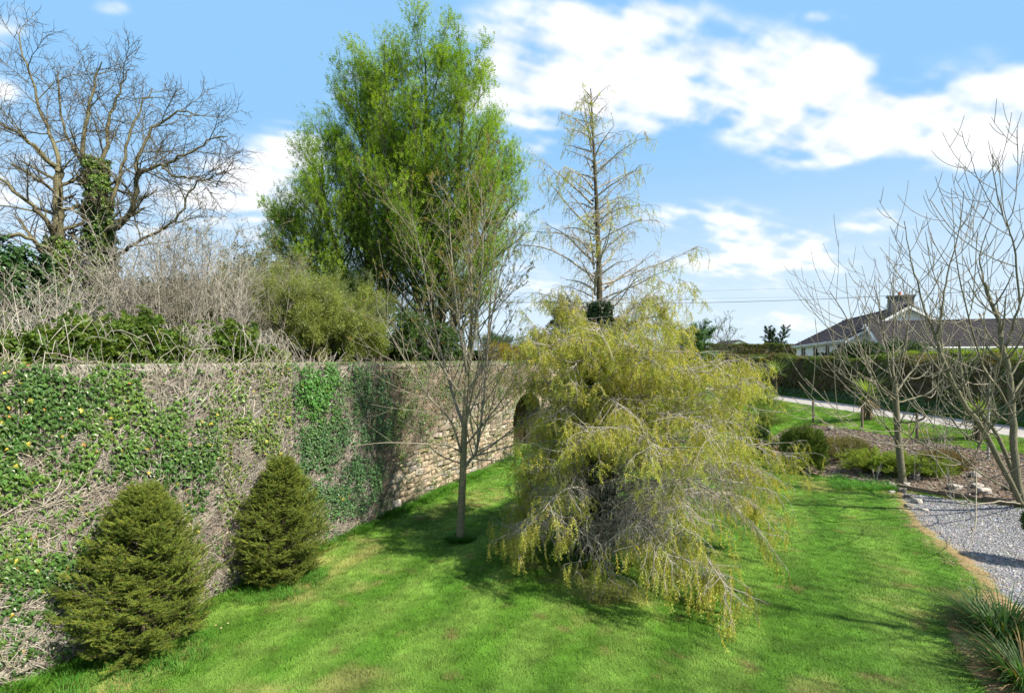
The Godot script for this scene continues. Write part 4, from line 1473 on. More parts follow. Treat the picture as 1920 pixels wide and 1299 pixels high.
func build_poplars() -> void:
	var S := [
		{"seg": 8, "wig": 0.03, "up": 0.03, "kids": 46, "from": 0.10, "ang": [34, 62], "len": [0.30, 0.46], "shrink": 0.35, "rad": 0.4, "sides": 6, "leafy": 16, "leaf_from": 0.5},
		{"seg": 6, "wig": 0.06, "up": 0.10, "kids": 1, "per": 0.36, "from": 0.18, "ang": [25, 50], "len": [0.30, 0.52], "shrink": 0.5, "rad": 0.45, "sides": 4, "rmin": 0.02, "leafy": 8},
		{"seg": 5, "wig": 0.08, "up": 0.22, "kids": 3, "from": 0.1, "ang": [25, 50], "len": [0.45, 0.8], "shrink": 0.6, "rad": 0.5, "sides": 3, "rmin": 0.012, "leafy": 9},
		{"seg": 3, "wig": 0.1, "up": 0.35, "sides": 3, "rmin": 0.008, "leafy": 6}]
	var sets := [
		["tallest bright green poplar with broad ragged crown behind the wall", 26.0, [[[812, 700, 0], [806, 480, 0], [800, 270, 0], [797, 110, 0]], [[800, 690, 0], [770, 480, 0.4], [740, 280, 0.6], [715, 140, 0.6]], [[818, 690, 0], [842, 480, -0.6], [862, 300, -0.8], [872, 130, -0.8]], [[824, 690, 0], [880, 520, 0.6], [918, 400, 1.0], [935, 310, 1.2]]], 0.24, 210],
		["lower bright green poplar on the thicket side of the tallest one", 27.5, [[[690, 700, 0], [690, 480, 0], [685, 320, 0], [668, 190, 0]], [[680, 690, 0], [640, 500, -0.6], [612, 400, -1.0], [602, 290, -1.0]], [[676, 690, 0], [610, 540, 0.4], [565, 470, 0.7], [535, 405, 0.8]], [[700, 690, 0], [735, 520, 1.4], [760, 400, 2.0], [765, 300, 2.0]]], 0.20, 211]]
	for s in sets:
		rng.seed = s[4]
		var D: float = s[1]
		var base := px(s[2][0][0][0], 680, D)
		var t := thing("poplar_tree", s[0], "tree", Vector3(base.x, 3.7, base.z), "poplars behind the wall")
		var m := [MB.new(), MB.new()]
		var tips := []
		for l in s[2]:
			limb(m, l, D, s[3], 0.03, 0, S, tips)
		for k in 2:
			for q in m[k].v.size():
				m[k].v[q] -= t.position
		part("trunk", m[0].mesh(), M.bark_dark, t)
		part("branches", m[1].mesh(), M.twig_dark, t, "stuff")
		var cl := leaves_from(tips, 0.85, Color(0.17, 0.31, 0.035), Color(0.29, 0.43, 0.065), 0.4, 0.32, 0.85)
		for k in cl.x.size():
			cl.x[k].origin -= t.position
		swarm("crown", LM.poplar, M.leaf, cl, t)
		print("poplar clusters ", cl.x.size())

func shrub_stems(called: String, label: String, group: String, at: Vector3, height: float, spread: float, n: int, mat: Material, seed_: int, S: Array, leaf: Mesh = null, col: Color = Color.WHITE, leaf_size: float = 1.0, amount: float = 1.0, category: String = "shrub") -> Node3D:
	rng.seed = seed_
	var t := thing(called, label, category, at, group)
	var m := [MB.new(), MB.new()]
	var tips := []
	for k in n:
		var a := rr(0, TAU)
		var out := Vector3(cos(a), 0, sin(a))
		grow(m, out * spread * 0.25 * rr(0, 1), Vector3.UP + out * rr(0.05, 0.6) * spread / height, height * rr(0.55, 1.05), rr(0.012, 0.022), 0, S, tips)
	part("stems", m[0].mesh(), mat, t, "stuff")
	part("twigs", m[1].mesh(), mat, t, "stuff")
	if leaf:
		swarm("foliage", leaf, M.leaf, leaves_from(tips, leaf_size, col, col * 1.35, 0.3, 0.06, amount), t)
	return t

func build_thicket() -> void:
	var bare := [
		{"seg": 7, "wig": 0.10, "up": 0.02, "kids": 9, "from": 0.3, "ang": [20, 50], "len": [0.28, 0.5], "shrink": 0.6, "rad": 0.6, "sides": 4},
		{"seg": 4, "wig": 0.14, "up": 0.05, "kids": 5, "from": 0.25, "ang": [25, 55], "len": [0.35, 0.6], "shrink": 0.6, "rad": 0.6, "sides": 3, "rmin": 0.0065},
		{"seg": 3, "wig": 0.18, "up": 0.04, "sides": 3, "rmin": 0.005, "leafy": 2}]
	# grey leafless stems: every shrub of the thicket
	var spots := [[30, 9.5, 2.1, 1.5], [75, 8.8, 1.9, 1.3], [150, 10.2, 2.6, 1.7], [215, 10.5, 2.5, 1.6], [255, 11.8, 3.1, 1.8], [300, 11.0, 3.5, 1.9], [345, 11.5, 3.4, 1.9], [395, 12.2, 3.3, 2.0], [440, 12.5, 2.9, 1.9], [480, 13.5, 2.7, 2.0], [110, 12.0, 2.6, 1.9], [520, 14.5, 2.6, 2.2], [340, 14.0, 4.3, 2.4], [420, 15.0, 4.2, 2.4]]
	var which := ["nearest the picture's edge, in front of the ivy mound", "leaning low over the nearest brambles", "rising before the darker ivied trunk", "spreading below the ivy clad trunk", "just past the ivy clad trunk", "tallest among the nearer stems", "dense, at the middle of the thicket", "with reddish base past the thicket middle", "near the willow end of the thicket", "beside the grey green willow", "at the foot of the big bare tree", "last before the olive willow bush", "tall and thin at the back of the thicket", "tall and thin at the back, nearest the poplars"]
	for k in spots.size():
		var s: Array = spots[k]
		var p := px(s[0], 680, s[1])
		shrub_stems("bare_shrub", "leafless grey stemmed shrub " + which[k], "leafless shrubs of the thicket behind the wall", Vector3(p.x, high(p.x, p.z) - 0.05, p.z), s[2] * 0.95, s[3], 9, M.twig_pale if k % 3 else M.twig_grey, 220 + k, bare)
	# arching low branches in front
	# brambles at the foot, just behind the wall
	rng.seed = 240
	var cl := Cloud.new()
	var canes := MB.new()
	for k in 11000:
		var d := rr(6.2, 13.5)
		var s := 0.62 + absf(rng.randfn(0, 0.8))
		var x := wall_x(d) - s / WALL_COS
		var q := CX + x / d * FOC
		if q > 540 or q < -60:
			continue
		var mound := clampf(0.68 + 1.0 * fine.get_noise_2d(x * 16.0, d * 16.0), 0.4, 1.15) * (1.0 if q < 480 else 0.6)
		var y := 3.72 + mound * rr(0.1, 1.0) * minf(1.0, s * 1.1)
		cl.put(Transform3D(facing(Vector3.UP + rv() * 0.9) * Basis.from_scale(Vector3.ONE * rr(0.55, 1.15)), Vector3(x, y, -d)), vary(Color(0.085, 0.155, 0.03).lerp(Color(0.21, 0.29, 0.055), rr(0, 1) * rr(0.1, 1)), 0.3))
		if k % 22 == 0:
			var a := rr(0, TAU)
			var r := rr(0.4, 0.9)
			canes.tube(smooth(PackedVector3Array([Vector3(x, 3.7, -d), Vector3(x + cos(a) * r * 0.4, 3.7 + rr(0.5, 1.0), -d + sin(a) * r * 0.4), Vector3(x + cos(a) * r, 3.7 + rr(0.2, 0.6), -d + sin(a) * r)]), 4), PackedFloat32Array([0.008, 0.008, 0.007, 0.007, 0.006, 0.006, 0.005, 0.004, 0.003]), 3)
	var t := thing("bramble_thicket", "low green bramble scrub along the top of the ivied wall", "brambles")
	swarm("foliage", LM.bramble, M.leaf, cl, t)
	part("canes", canes.mesh(), M.twig_pale, t, "stuff")
	# ivy smothered stump at the picture's edge
	var p := px(15, 660, 12.5)
	bush("ivy_bush", "dark mound of ivy smothering a stump beside the bare tree", Vector3(p.x, 3.7 + 1.5, p.z), Vector3(1.05, 1.6, 1.0), Color(0.035, 0.085, 0.02), 2600, LM.bramble, 1.1, 241, M.ivy)
	# olive willow bushes below the poplars
	var will := [
		{"seg": 7, "wig": 0.10, "up": 0.0, "kids": 10, "from": 0.2, "ang": [20, 50], "len": [0.3, 0.5], "shrink": 0.6, "rad": 0.6, "sides": 4},
		{"seg": 4, "wig": 0.12, "up": 0.04, "kids": 6, "from": 0.2, "ang": [25, 55], "len": [0.35, 0.6], "shrink": 0.6, "rad": 0.6, "sides": 3, "rmin": 0.006, "leafy": 3},
		{"seg": 3, "wig": 0.15, "up": 0.03, "sides": 3, "rmin": 0.005, "leafy": 4}]
	p = px(590, 680, 15.0)
	shrub_stems("willow_bush", "fine twigged yellow olive willow bush behind the wall", "", Vector3(p.x, 3.65, p.z), 2.4, 3.0, 26, M.twig_pale, 242, will, LM.willow, Color(0.20, 0.245, 0.06), 0.9)
	p = px(670, 680, 15.5)
	shrub_stems("willow_bush", "lower olive willow bush nearest the poplar trunks", "", Vector3(p.x, 3.65, p.z), 1.3, 2.0, 22, M.twig_grey, 243, will, LM.willow, Color(0.19, 0.24, 0.055), 0.9)
	p = px(505, 680, 18.0)
	shrub_stems("willow_bush", "grey green willow bush standing behind the bare stems", "", Vector3(p.x, 3.65, p.z), 3.3, 2.8, 30, M.twig_grey, 244, will, LM.willow, Color(0.20, 0.24, 0.13), 0.9)
	p = px(640, 680, 21.0)
	shrub_stems("willow_bush", "grey green willow bush in front of the lower poplar", "", Vector3(p.x, 3.65, p.z), 3.2, 3.2, 28, M.twig_grey, 245, will, LM.willow, Color(0.16, 0.205, 0.095), 1.0)
	# small lichened tree at the thicket's end
	p = px(480, 680, 17.0)
	var lich := [
		{"seg": 7, "wig": 0.12, "up": 0.0, "kids": 10, "from": 0.25, "ang": [25, 60], "len": [0.35, 0.55], "shrink": 0.7, "rad": 0.55, "sides": 5},
		{"seg": 5, "wig": 0.2, "up": 0.02, "kids": 7, "from": 0.2, "ang": [25, 60], "len": [0.3, 0.6], "shrink": 0.7, "rad": 0.6, "sides": 3, "rmin": 0.010},
		{"seg": 4, "wig": 0.22, "up": 0.03, "kids": 3, "ang": [25, 60], "len": [0.4, 0.7], "rad": 0.6, "sides": 3, "rmin": 0.007, "leafy": 1},
		{"seg": 2, "wig": 0.2, "up": 0.0, "sides": 3, "rmin": 0.006, "leafy": 1}]
	shrub_stems("lichened_tree", "low twisted bare tree with yellowish lichened branches beside the poplars", "", Vector3(p.x, 3.65, p.z), 4.6, 6.0, 9, M.bark_grey, 246, lich, LM.bud, Color(0.17, 0.15, 0.04), 0.9, 0.5, "tree")
	# dark bramble and ivy mass at the poplars' feet
	for q in [[720, 640, 24.0, 2.4, 1.4, 247, "dark leafy undergrowth round the foot of the tallest poplar"], [655, 600, 25.5, 1.6, 2.4, 248, "dark ivy column on the foot of the lower poplar"], [800, 650, 24.5, 1.8, 1.0, 249, "green undergrowth behind the young bare tree"], [485, 560, 22.0, 2.0, 2.5, 250, "olive green bush behind the thicket, beside the lower poplar"], [290, 620, 17.0, 1.7, 1.4, 251, "olive brown scrub behind the grey stems past the ivied trunk"], [385, 620, 18.0, 1.9, 1.5, 252, "olive scrub at the back of the thicket middle"]]:
		var c := px(q[0], q[1], q[2])
		bush("undergrowth_shrub", q[6], Vector3(c.x, 3.7 + q[4], c.z), Vector3(q[3], q[4], q[3]), Color(0.06, 0.12, 0.026) if q[5] < 250 else Color(0.115, 0.13, 0.05), 1500, LM.hedge, 1.4, q[5])

# ---------------------------------------------------------------- trees on the lawn and in the bed
func build_young_tree() -> void:
	rng.seed = 300
	var D := 11.33
	var at := on_ground(862, 1013)
	var t := thing("young_tree", "slender bare young tree with ascending branches standing on the lawn by the wall", "tree", at)
	var m := [MB.new(), MB.new(), MB.new()]
	var S := [
		{"seg": 8, "wig": 0.03, "up": 0.05, "kids": 13, "from": 0.36, "ang": [28, 48], "len": [0.30, 0.46], "shrink": 0.45, "rad": 0.42, "sides": 9},
		{"seg": 7, "wig": 0.05, "up": 0.07, "kids": 1, "per": 0.21, "from": 0.2, "ang": [25, 50], "len": [0.3, 0.55], "shrink": 0.55, "rad": 0.55, "sides": 5, "rmin": 0.012, "taper": 0.3},
		{"seg": 5, "wig": 0.08, "up": 0.07, "kids": 3, "from": 0.3, "ang": [25, 50], "len": [0.3, 0.55], "shrink": 0.7, "rad": 0.6, "sides": 3, "rmin": 0.006, "leafy": 4, "leaf_from": 0.5},
		{"seg": 3, "wig": 0.08, "up": 0.06, "sides": 3, "rmin": 0.0045, "leafy": 3, "leaf_from": 0.5}]
	var tips := []
	limb(m, [[862, 1020, 0], [863, 990, 0], [868, 880, 0], [871, 790, 0], [876, 700, 0], [884, 600, 0], [882, 470, 0], [878, 336, 0]], D, 0.105, 0.008, 0, S, tips)
	limb(m, [[869, 880, 0], [882, 862, -0.1], [893, 846, -0.2], [905, 765, -0.3], [912, 690, -0.3], [920, 560, -0.3], [930, 420, -0.2]], D, 0.045, 0.007, 1, S, tips)
	limb(m, [[870, 800, 0], [852, 750, 0.2], [838, 700, 0.3], [812, 600, 0.4], [790, 480, 0.5], [770, 400, 0.5]], D, 0.04, 0.006, 1, S, tips)
	limb(m, [[873, 745, 0], [905, 680, 0.4], [925, 580, 0.6], [948, 460, 0.6]], D, 0.04, 0.006, 1, S, tips)
	limb(m, [[876, 700, 0], [862, 620, -0.4], [850, 520, -0.6], [840, 380, -0.6]], D, 0.04, 0.006, 1, S, tips)
	limb(m, [[878, 690, 0], [893, 600, -0.4], [905, 480, -0.6], [902, 350, -0.6]], D, 0.04, 0.006, 1, S, tips)
	limb(m, [[866, 850, 0], [840, 836, -0.5], [790, 832, -1.0], [720, 830, -1.5], [650, 838, -1.9]], D, 0.022, 0.005, 2, S, tips)
	limb(m, [[867, 860, 0], [845, 790, -0.3], [800, 740, -0.7], [750, 660, -1.0], [700, 570, -1.2]], D, 0.028, 0.005, 1, S, tips)
	limb(m, [[868, 840, 0], [910, 790, 0.3], [960, 720, 0.5], [985, 640, 0.6]], D, 0.025, 0.005, 1, S, tips)
	limb(m, [[869, 870, 0], [820, 850, 0.3], [770, 800, 0.5], [715, 770, 0.7]], D, 0.02, 0.005, 2, S, tips)
	for k in 3:
		for q in m[k].v.size():
			m[k].v[q] -= at
	part("trunk", m[0].mesh(), M.bark_grey, t)
	part("branches", m[1].mesh(), M.twig_grey, t, "stuff")
	part("twigs", m[2].mesh(), M.twig_grey, t, "stuff")
	var cl := Cloud.new()
	for q in tips:
		var p: Vector3 = q[0]
		if p.y > 3.4 and rr(0, 1) < smoothstep(3.4, 6.0, p.y) * 0.8:
			cl.put(Transform3D(facing(q[1] + rv() * 0.6) * Basis.from_scale(Vector3.ONE * rr(0.5, 1.0)), p - at), vary(Color(0.24, 0.16, 0.045).lerp(Color(0.20, 0.25, 0.06), rr(0, 1)), 0.2))
	swarm("buds", LM.bud, M.leaf, cl, t)

func span_of(h: float, side: float) -> float:   # reach of the weeping conifer's branches by height; side -1 towards the wall, 1 towards the lane
	var table := [[0.3, 1.75, 2.7], [0.7, 1.95, 3.2], [1.2, 1.8, 3.4], [1.65, 1.5, 3.4], [2.6, 1.25, 3.35], [3.15, 1.65, 3.3], [3.5, 1.75, 3.1], [3.9, 1.5, 2.7], [4.3, 1.25, 2.2], [4.7, 1.1, 1.75], [5.6, 1.4, 1.85], [6.2, 1.35, 1.75], [6.9, 1.2, 1.15], [7.6, 1.1, 1.1], [8.3, 0.95, 0.6], [8.9, 0.6, 0.45], [9.4, 0.15, 0.15]]
	for k in table.size() - 1:
		if h <= table[k + 1][0]:
			var f: float = clampf((h - table[k][0]) / (table[k + 1][0] - table[k][0]), 0.0, 1.0)
			return lerpf(lerpf(table[k][1], table[k + 1][1], f), lerpf(table[k][2], table[k + 1][2], f), smoothstep(-1.0, 1.0, side))
	return 0.1

func build_weeping_conifer() -> void:
	rng.seed = 310
	var at := Vector3(1.75, 0, -10.2)
	var t := thing("weeping_larch", "large weeping conifer with yellow green shoots on grey drooping branches, in mid lawn", "tree", at)
	var m := [MB.new(), MB.new(), MB.new()]
	var raw := PackedVector3Array([Vector3(0, -0.1, 0), Vector3(0.02, 1.5, 0), Vector3(-0.02, 3.2, 0.02), Vector3(0.0, 5.0, 0), Vector3(-0.05, 6.8, 0), Vector3(-0.12, 8.2, 0), Vector3(-0.18, 9.4, 0)])
	var trunk := smooth(raw, 4)
	var rad := PackedFloat32Array()
	for k in trunk.size():
		rad.push_back(lerpf(0.17, 0.010, pow(float(k) / (trunk.size() - 1), 0.58)))
	m[0].tube(trunk, rad, 9)
	var sprays := Cloud.new()
	var n := 190
	var az := 0.0
	for k in n:
		var f := (k + rr(0, 1)) / n
		var h := lerpf(0.35, 9.3, pow(f, 1.5))
		az += 2.4 + rr(-0.45, 0.45)
		var out := Vector3(cos(az), 0, sin(az))
		var upper := smoothstep(4.5, 5.3, h)
		var reach := span_of(h, out.x) * lerpf(rr(0.8, 1.03), rr(0.45, 1.2), upper)
		var q := Vector3(lerpf(0.0, -0.18, h / 9.4), h, 0)
		var rise := lerpf(lerpf(rr(0.35, 0.7), lerpf(rr(0.05, 0.35), rr(0.2, 0.5), smoothstep(3.6, 4.4, h)), smoothstep(0.5, 2.5, h)), rr(0.15, 0.85), upper)
		var pts := PackedVector3Array()
		var rr_ := PackedFloat32Array()
		var d := (out + Vector3.UP * rise).normalized()
		var seg := 11
		var r0 := lerpf(0.034, 0.016, h / 9.4) * rr(0.7, 1.25)
		var bend := rr(0.5, 1.4)
		for s in seg + 1:
			pts.push_back(q)
			rr_.push_back(lerpf(r0, 0.004, float(s) / seg))
			var g := float(s) / seg
			var sag := lerpf(-0.16, -0.075, smoothstep(0.8, 2.6, h)) * g * bend
			if upper > 0.5:
				sag = (0.05 - 0.16 * g + 0.12 * smoothstep(0.6, 1.0, g)) * bend
			d = (d + Vector3.UP * sag + rv() * lerpf(0.17, 0.13, upper)).normalized()
			q += d * reach * 1.06 / seg
			q.y = maxf(q.y, 0.12 + rr(0, 0.1))
		m[1].tube(pts, rr_, 5)
		# side shoots
		var per := lerpf(lerpf(0.058, 0.075, smoothstep(1.5, 3.0, h)), 0.105, upper)
		var sn := int(reach / per)
		for s in sn:
			var g := lerpf(0.10, 1.0, (s + rr(0, 1)) / sn)
			var ff := g * seg
			var a := mini(int(ff), seg - 1)
			var p := pts[a].lerp(pts[a + 1], ff - a)
			var along := (pts[a + 1] - pts[a]).normalized()
			var side := along.cross(Vector3.UP).normalized() * (1.0 if s % 2 == 0 else -1.0)
			var sd := (along * rr(0.2, 1.2) + side * rr(0.4, 1.0) + Vector3.UP * rr(-0.4, 0.55)).normalized()
			var sl := rr(0.22, 0.8) * lerpf(1.0, 0.62, upper) * minf(1.0, reach)
			var sp := PackedVector3Array([p])
			var sr := PackedFloat32Array([0.0062])
			for z in 5:
				sd = (sd + Vector3.UP * rr(-0.26, 0.08) + rv() * 0.24).normalized()
				p += sd * sl / 5
				p.y = maxf(p.y, 0.06)
				sp.push_back(p)
				sr.push_back(0.0062 - 0.0008 * (z + 1))
			m[2].tube(sp, sr, 3)
			# fine twigs with shoots
			var hn := 6 if h < 4.8 else 3
			for z in hn:
				var w := sp[1 + rng.randi() % 5]
				var hd := (sd * 0.6 + rv() * 0.7 + Vector3.DOWN * 0.7).normalized()
				var hl := rr(0.06, 0.28)
				var e := w + hd * hl * 0.5 + rv() * 0.03
				var e2 := e + (hd * 0.5 + Vector3.DOWN).normalized() * hl * 0.5
				if e2.y < 0.02:
					continue
				m[2].tube(PackedVector3Array([w, e, e2]), PackedFloat32Array([0.0036, 0.003, 0.002]), 3)
				# shoots stand thick on the outer reach and thin on the old wood inside
				var outer := Vector2(w.x, w.z).length() / maxf(span_of(h, out.x), 0.2)
				var lush := smoothstep(0.45, 0.95, outer) * lerpf(0.5, 0.24, upper)
				if h < 1.9:
					lush *= lerpf(0.08, 0.75, smoothstep(0.7, 0.98, outer))
				elif h < 4.8:
					lush = maxf(lush, lerpf(0.18, 0.50, smoothstep(2.0, 3.3, h)))
				for y in 5:
					if rr(0, 1) < lush:
						var pp := w.lerp(e, rr(0.1, 1.0)) if y < 2 else e.lerp(e2, rr(0.0, 1.0))
						var warm := 0.5 + fine.get_noise_3d(pp.x * 14.0, pp.y * 14.0, pp.z * 14.0)
						var col := Color(0.38, 0.45, 0.095).lerp(Color(0.58, 0.57, 0.13), clampf(warm * 0.6 + rr(-0.3, 0.35), 0.0, 1.0))
						var hang := smoothstep(1.8, 0.9, pp.y)
						sprays.put(Transform3D(facing(Vector3.DOWN * 0.8 + rv() * lerpf(0.7, 0.25, hang)) * Basis.from_scale(Vector3.ONE * rr(0.6, 1.15) * lerpf(1.0, 1.25, hang)), pp), vary(col, 0.25))
	part("trunk", m[0].mesh(), M.bark_dark, t)
	part("branches", m[1].mesh(), M.twig_larch, t, "stuff")
	part("twigs", m[2].mesh(), M.twig_larch, t, "stuff")
	swarm("foliage", LM.spray, M.leaf, sprays, t)
	print("sprays ", sprays.x.size(), " twig tris ", m[2].i.size() / 3)
	# ivy up the trunk
	var cl := Cloud.new()
	for k in 2600:
		var y := lerpf(0.1, 5.1, pow(rr(0, 1), 0.8))
		var a := rr(0, TAU)
		var r := (0.20 + 0.12 * fine.get_noise_2d(y * 30.0, a * 20.0)) * lerpf(1.15, 0.75, y / 5.1) * rr(0.8, 1.3)
		cl.put(Transform3D(facing(Vector3(cos(a), 0.2, sin(a)) + rv() * 0.5) * Basis.from_scale(Vector3.ONE * rr(0.6, 1.0)), Vector3(cos(a) * r, y, sin(a) * r)), vary(Color(0.028, 0.06, 0.022), 0.3))
	swarm("ivy", LM.bramble, M.ivy, cl, t)

func bare_spec(per: float) -> Array:
	return [
		{"seg": 8, "wig": 0.04, "up": 0.05, "kids": 1, "per": per * 1.4, "from": 0.25, "ang": [40, 70], "len": [0.8, 1.6], "rel": false, "shrink": 0.8, "rad": 0.5, "sides": 8},
		{"seg": 7, "wig": 0.05, "up": 0.16, "kids": 1, "per": per, "from": 0.2, "ang": [40, 72], "len": [0.35, 0.62], "shrink": 0.75, "rad": 0.62, "sides": 5, "rmin": 0.011, "taper": 0.4},
		{"seg": 6, "wig": 0.04, "up": 0.20, "kids": 2, "from": 0.3, "ang": [40, 65], "len": [0.4, 0.7], "shrink": 0.8, "rad": 0.75, "sides": 4, "rmin": 0.0085, "taper": 0.7},
		{"seg": 5, "wig": 0.04, "up": 0.24, "sides": 4, "rmin": 0.0075, "taper": 0.85, "leafy": 1, "leaf_from": 1.0}]

func finish_bare(t: Node3D, m: Array, tips: Array, at: Vector3) -> void:
	for k in 3:
		for q in m[k].v.size():
			m[k].v[q] -= at
	part("trunk", m[0].mesh(), M.bark_pale, t)
	part("branches", m[1].mesh(), M.bark_pale, t, "stuff")
	part("twigs", m[2].mesh(), M.twig_grey, t, "stuff")
	var cl := Cloud.new()
	for q in tips:
		cl.put(Transform3D(facing(q[1]) * Basis.from_scale(Vector3(0.35, 0.6, 0.35)), q[0] - at), vary(Color(0.15, 0.12, 0.07), 0.25))
	swarm("buds", LM.bud, M.dry, cl, t)

func build_bed_tree() -> void:
	rng.seed = 320
	var at := on_ground(1694, 906)
	var D := -at.z
	var t := thing("bare_tree", "small pale barked bare tree growing in the bed beside bright junipers", "tree", at)
	var m := [MB.new(), MB.new(), MB.new()]
	var S := bare_spec(0.34)
	var tips := []
	limb(m, [[1695, 912, 0], [1692, 890, 0], [1685, 820, 0], [1681, 760, 0], [1678, 705, 0]], D, 0.115, 0.075, 0, [S[0]], tips)
	for l in [
		[[1680, 740, 0], [1668, 690, 0.2], [1660, 630, 0.3], [1650, 580, 0.3], [1640, 535, 0.3]],
		[[1679, 730, 0], [1690, 680, -0.3], [1700, 620, -0.5], [1712, 570, -0.5], [1722, 540, -0.5]],
		[[1680, 750, 0], [1645, 715, -0.4], [1615, 650, -0.6], [1590, 600, -0.7], [1556, 545, -0.7]],
		[[1678, 720, 0], [1674, 650, 0.6], [1680, 590, 0.8], [1672, 530, 0.8]],
		[[1684, 755, 0], [1720, 745, 0.3], [1745, 735, 0.4], [1775, 700, 0.5], [1790, 655, 0.5]],
		[[1684, 790, 0], [1720, 790, -0.4], [1745, 775, -0.6], [1770, 770, -0.8]],
		[[1683, 775, 0], [1650, 760, 0.3], [1615, 730, 0.5], [1575, 700, 0.6], [1560, 690, 0.6]],
		[[1682, 760, 0], [1640, 720, 0.9], [1600, 690, 1.3], [1560, 660, 1.5]],
		[[1680, 735, 0], [1715, 690, 0.9], [1745, 640, 1.2], [1760, 590, 1.3]],
		[[1690, 848, 0], [1672, 812, -0.2], [1655, 790, -0.3], [1640, 770, -0.3]],
		[[1690, 840, 0], [1706, 820, 0.1], [1716, 800, 0.1], [1722, 780, 0.1]]]:
		limb(m, l, D, 0.036, 0.010, 1, S, tips, 0.025)
	finish_bare(t, m, tips, at)

func build_edge_tree() -> void:
	rng.seed = 330
	var D := 13.4
	var at := Vector3(13.55, low(13.55, -13.4), -13.4)
	var t := thing("bare_tree", "large many stemmed pale bare tree leaning over the gravel edge", "tree", at)
	var m := [MB.new(), MB.new(), MB.new()]
	var S := bare_spec(0.40)
	var tips := []
	for l in [
		[[[1930, 965, 0], [1908, 900, 0], [1902, 820, 0], [1898, 740, 0], [1890, 684, 0], [1881, 650, 0], [1875, 604, 0.1], [1860, 568, 0.2], [1846, 530, 0.2]], 0.15, 0.05, 0],
		[[[1884, 655, 0], [1896, 630, -0.1], [1902, 600, -0.2], [1912, 570, -0.3], [1906, 490, -0.3], [1900, 448, -0.3], [1882, 405, -0.3], [1868, 352, -0.3], [1862, 288, -0.3]], 0.06, 0.012, 1],
		[[[1846, 530, 0.2], [1838, 480, 0.2], [1850, 440, 0.2], [1866, 395, 0.1]], 0.035, 0.01, 1],
		[[[1882, 405, -0.3], [1854, 372, -0.2], [1830, 320, -0.1], [1820, 284, -0.1]], 0.02, 0.009, 1],
		[[[1888, 420, -0.3], [1903, 385, -0.4], [1909, 314, -0.4], [1908, 264, -0.4]], 0.02, 0.009, 1],
		[[[1925, 960, -0.1], [1895, 905, -0.4], [1850, 815, -0.8], [1815, 765, -1.0], [1789, 722, -1.1], [1768, 673, -1.2], [1755, 628, -1.2]], 0.11, 0.05, 0],
		[[[1755, 630, -1.2], [1734, 579, -1.2], [1722, 535, -1.2], [1708, 489, -1.2], [1696, 414, -1.2]], 0.045, 0.010, 1],
		[[[1755, 630, -1.2], [1766, 590, -1.3], [1774, 532, -1.3], [1786, 484, -1.3], [1797, 441, -1.3], [1808, 358, -1.3]], 0.045, 0.010, 1],
		[[[1920, 935, 0.3], [1872, 820, 0.4], [1840, 776, 0.5], [1818, 740, 0.5], [1806, 705, 0.5], [1800, 640, 0.6]], 0.09, 0.03, 0],
		[[[1916, 930, 0], [1870, 905, -0.7], [1826, 880, -1.2], [1760, 846, -1.8], [1700, 815, -2.2], [1665, 780, -2.3], [1615, 750, -2.5]], 0.045, 0.009, 1],
		[[[1918, 945, -0.2], [1875, 940, -0.8], [1830, 946, -1.2], [1785, 935, -1.6], [1762, 900, -1.8], [1742, 862, -2.0]], 0.04, 0.009, 2],
		[[[1900, 780, 0], [1875, 730, -0.5], [1845, 690, -0.9], [1820, 600, -1.2], [1800, 520, -1.3], [1790, 460, -1.3]], 0.05, 0.012, 1],
		[[[1898, 740, 0], [1930, 690, 0.3], [1945, 600, 0.5], [1935, 480, 0.6]], 0.06, 0.015, 1],
		[[[1860, 560, 0.2], [1835, 600, -0.3], [1800, 590, -0.6], [1765, 555, -0.8]], 0.025, 0.009, 2],
		[[[1895, 860, 0], [1860, 850, 0.6], [1820, 845, 1.0], [1770, 815, 1.3]], 0.03, 0.009, 1],
		[[[1872, 820, 0.4], [1830, 800, 0.0], [1780, 790, -0.4], [1740, 760, -0.6]], 0.03, 0.009, 1]]:
		limb(m, l[0], D, l[1] * 0.6, l[2] * 0.8, l[3], S, tips, 0.015)
	finish_bare(t, m, tips, at)
	# its neighbour beyond the picture's edge, whose shadow streaks the near lawn
	var c := t.duplicate() as Node3D
	c.name = numbered("bare_tree")
	add_child(c)
	c.position = Vector3(11.0, low(11.0, -5.0), -5.0)
	c.rotation.y = 0.5
	c.scale = Vector3.ONE * 1.05
	c.set_meta("label", "bare tree outside the view whose shadow streaks the near lawn")

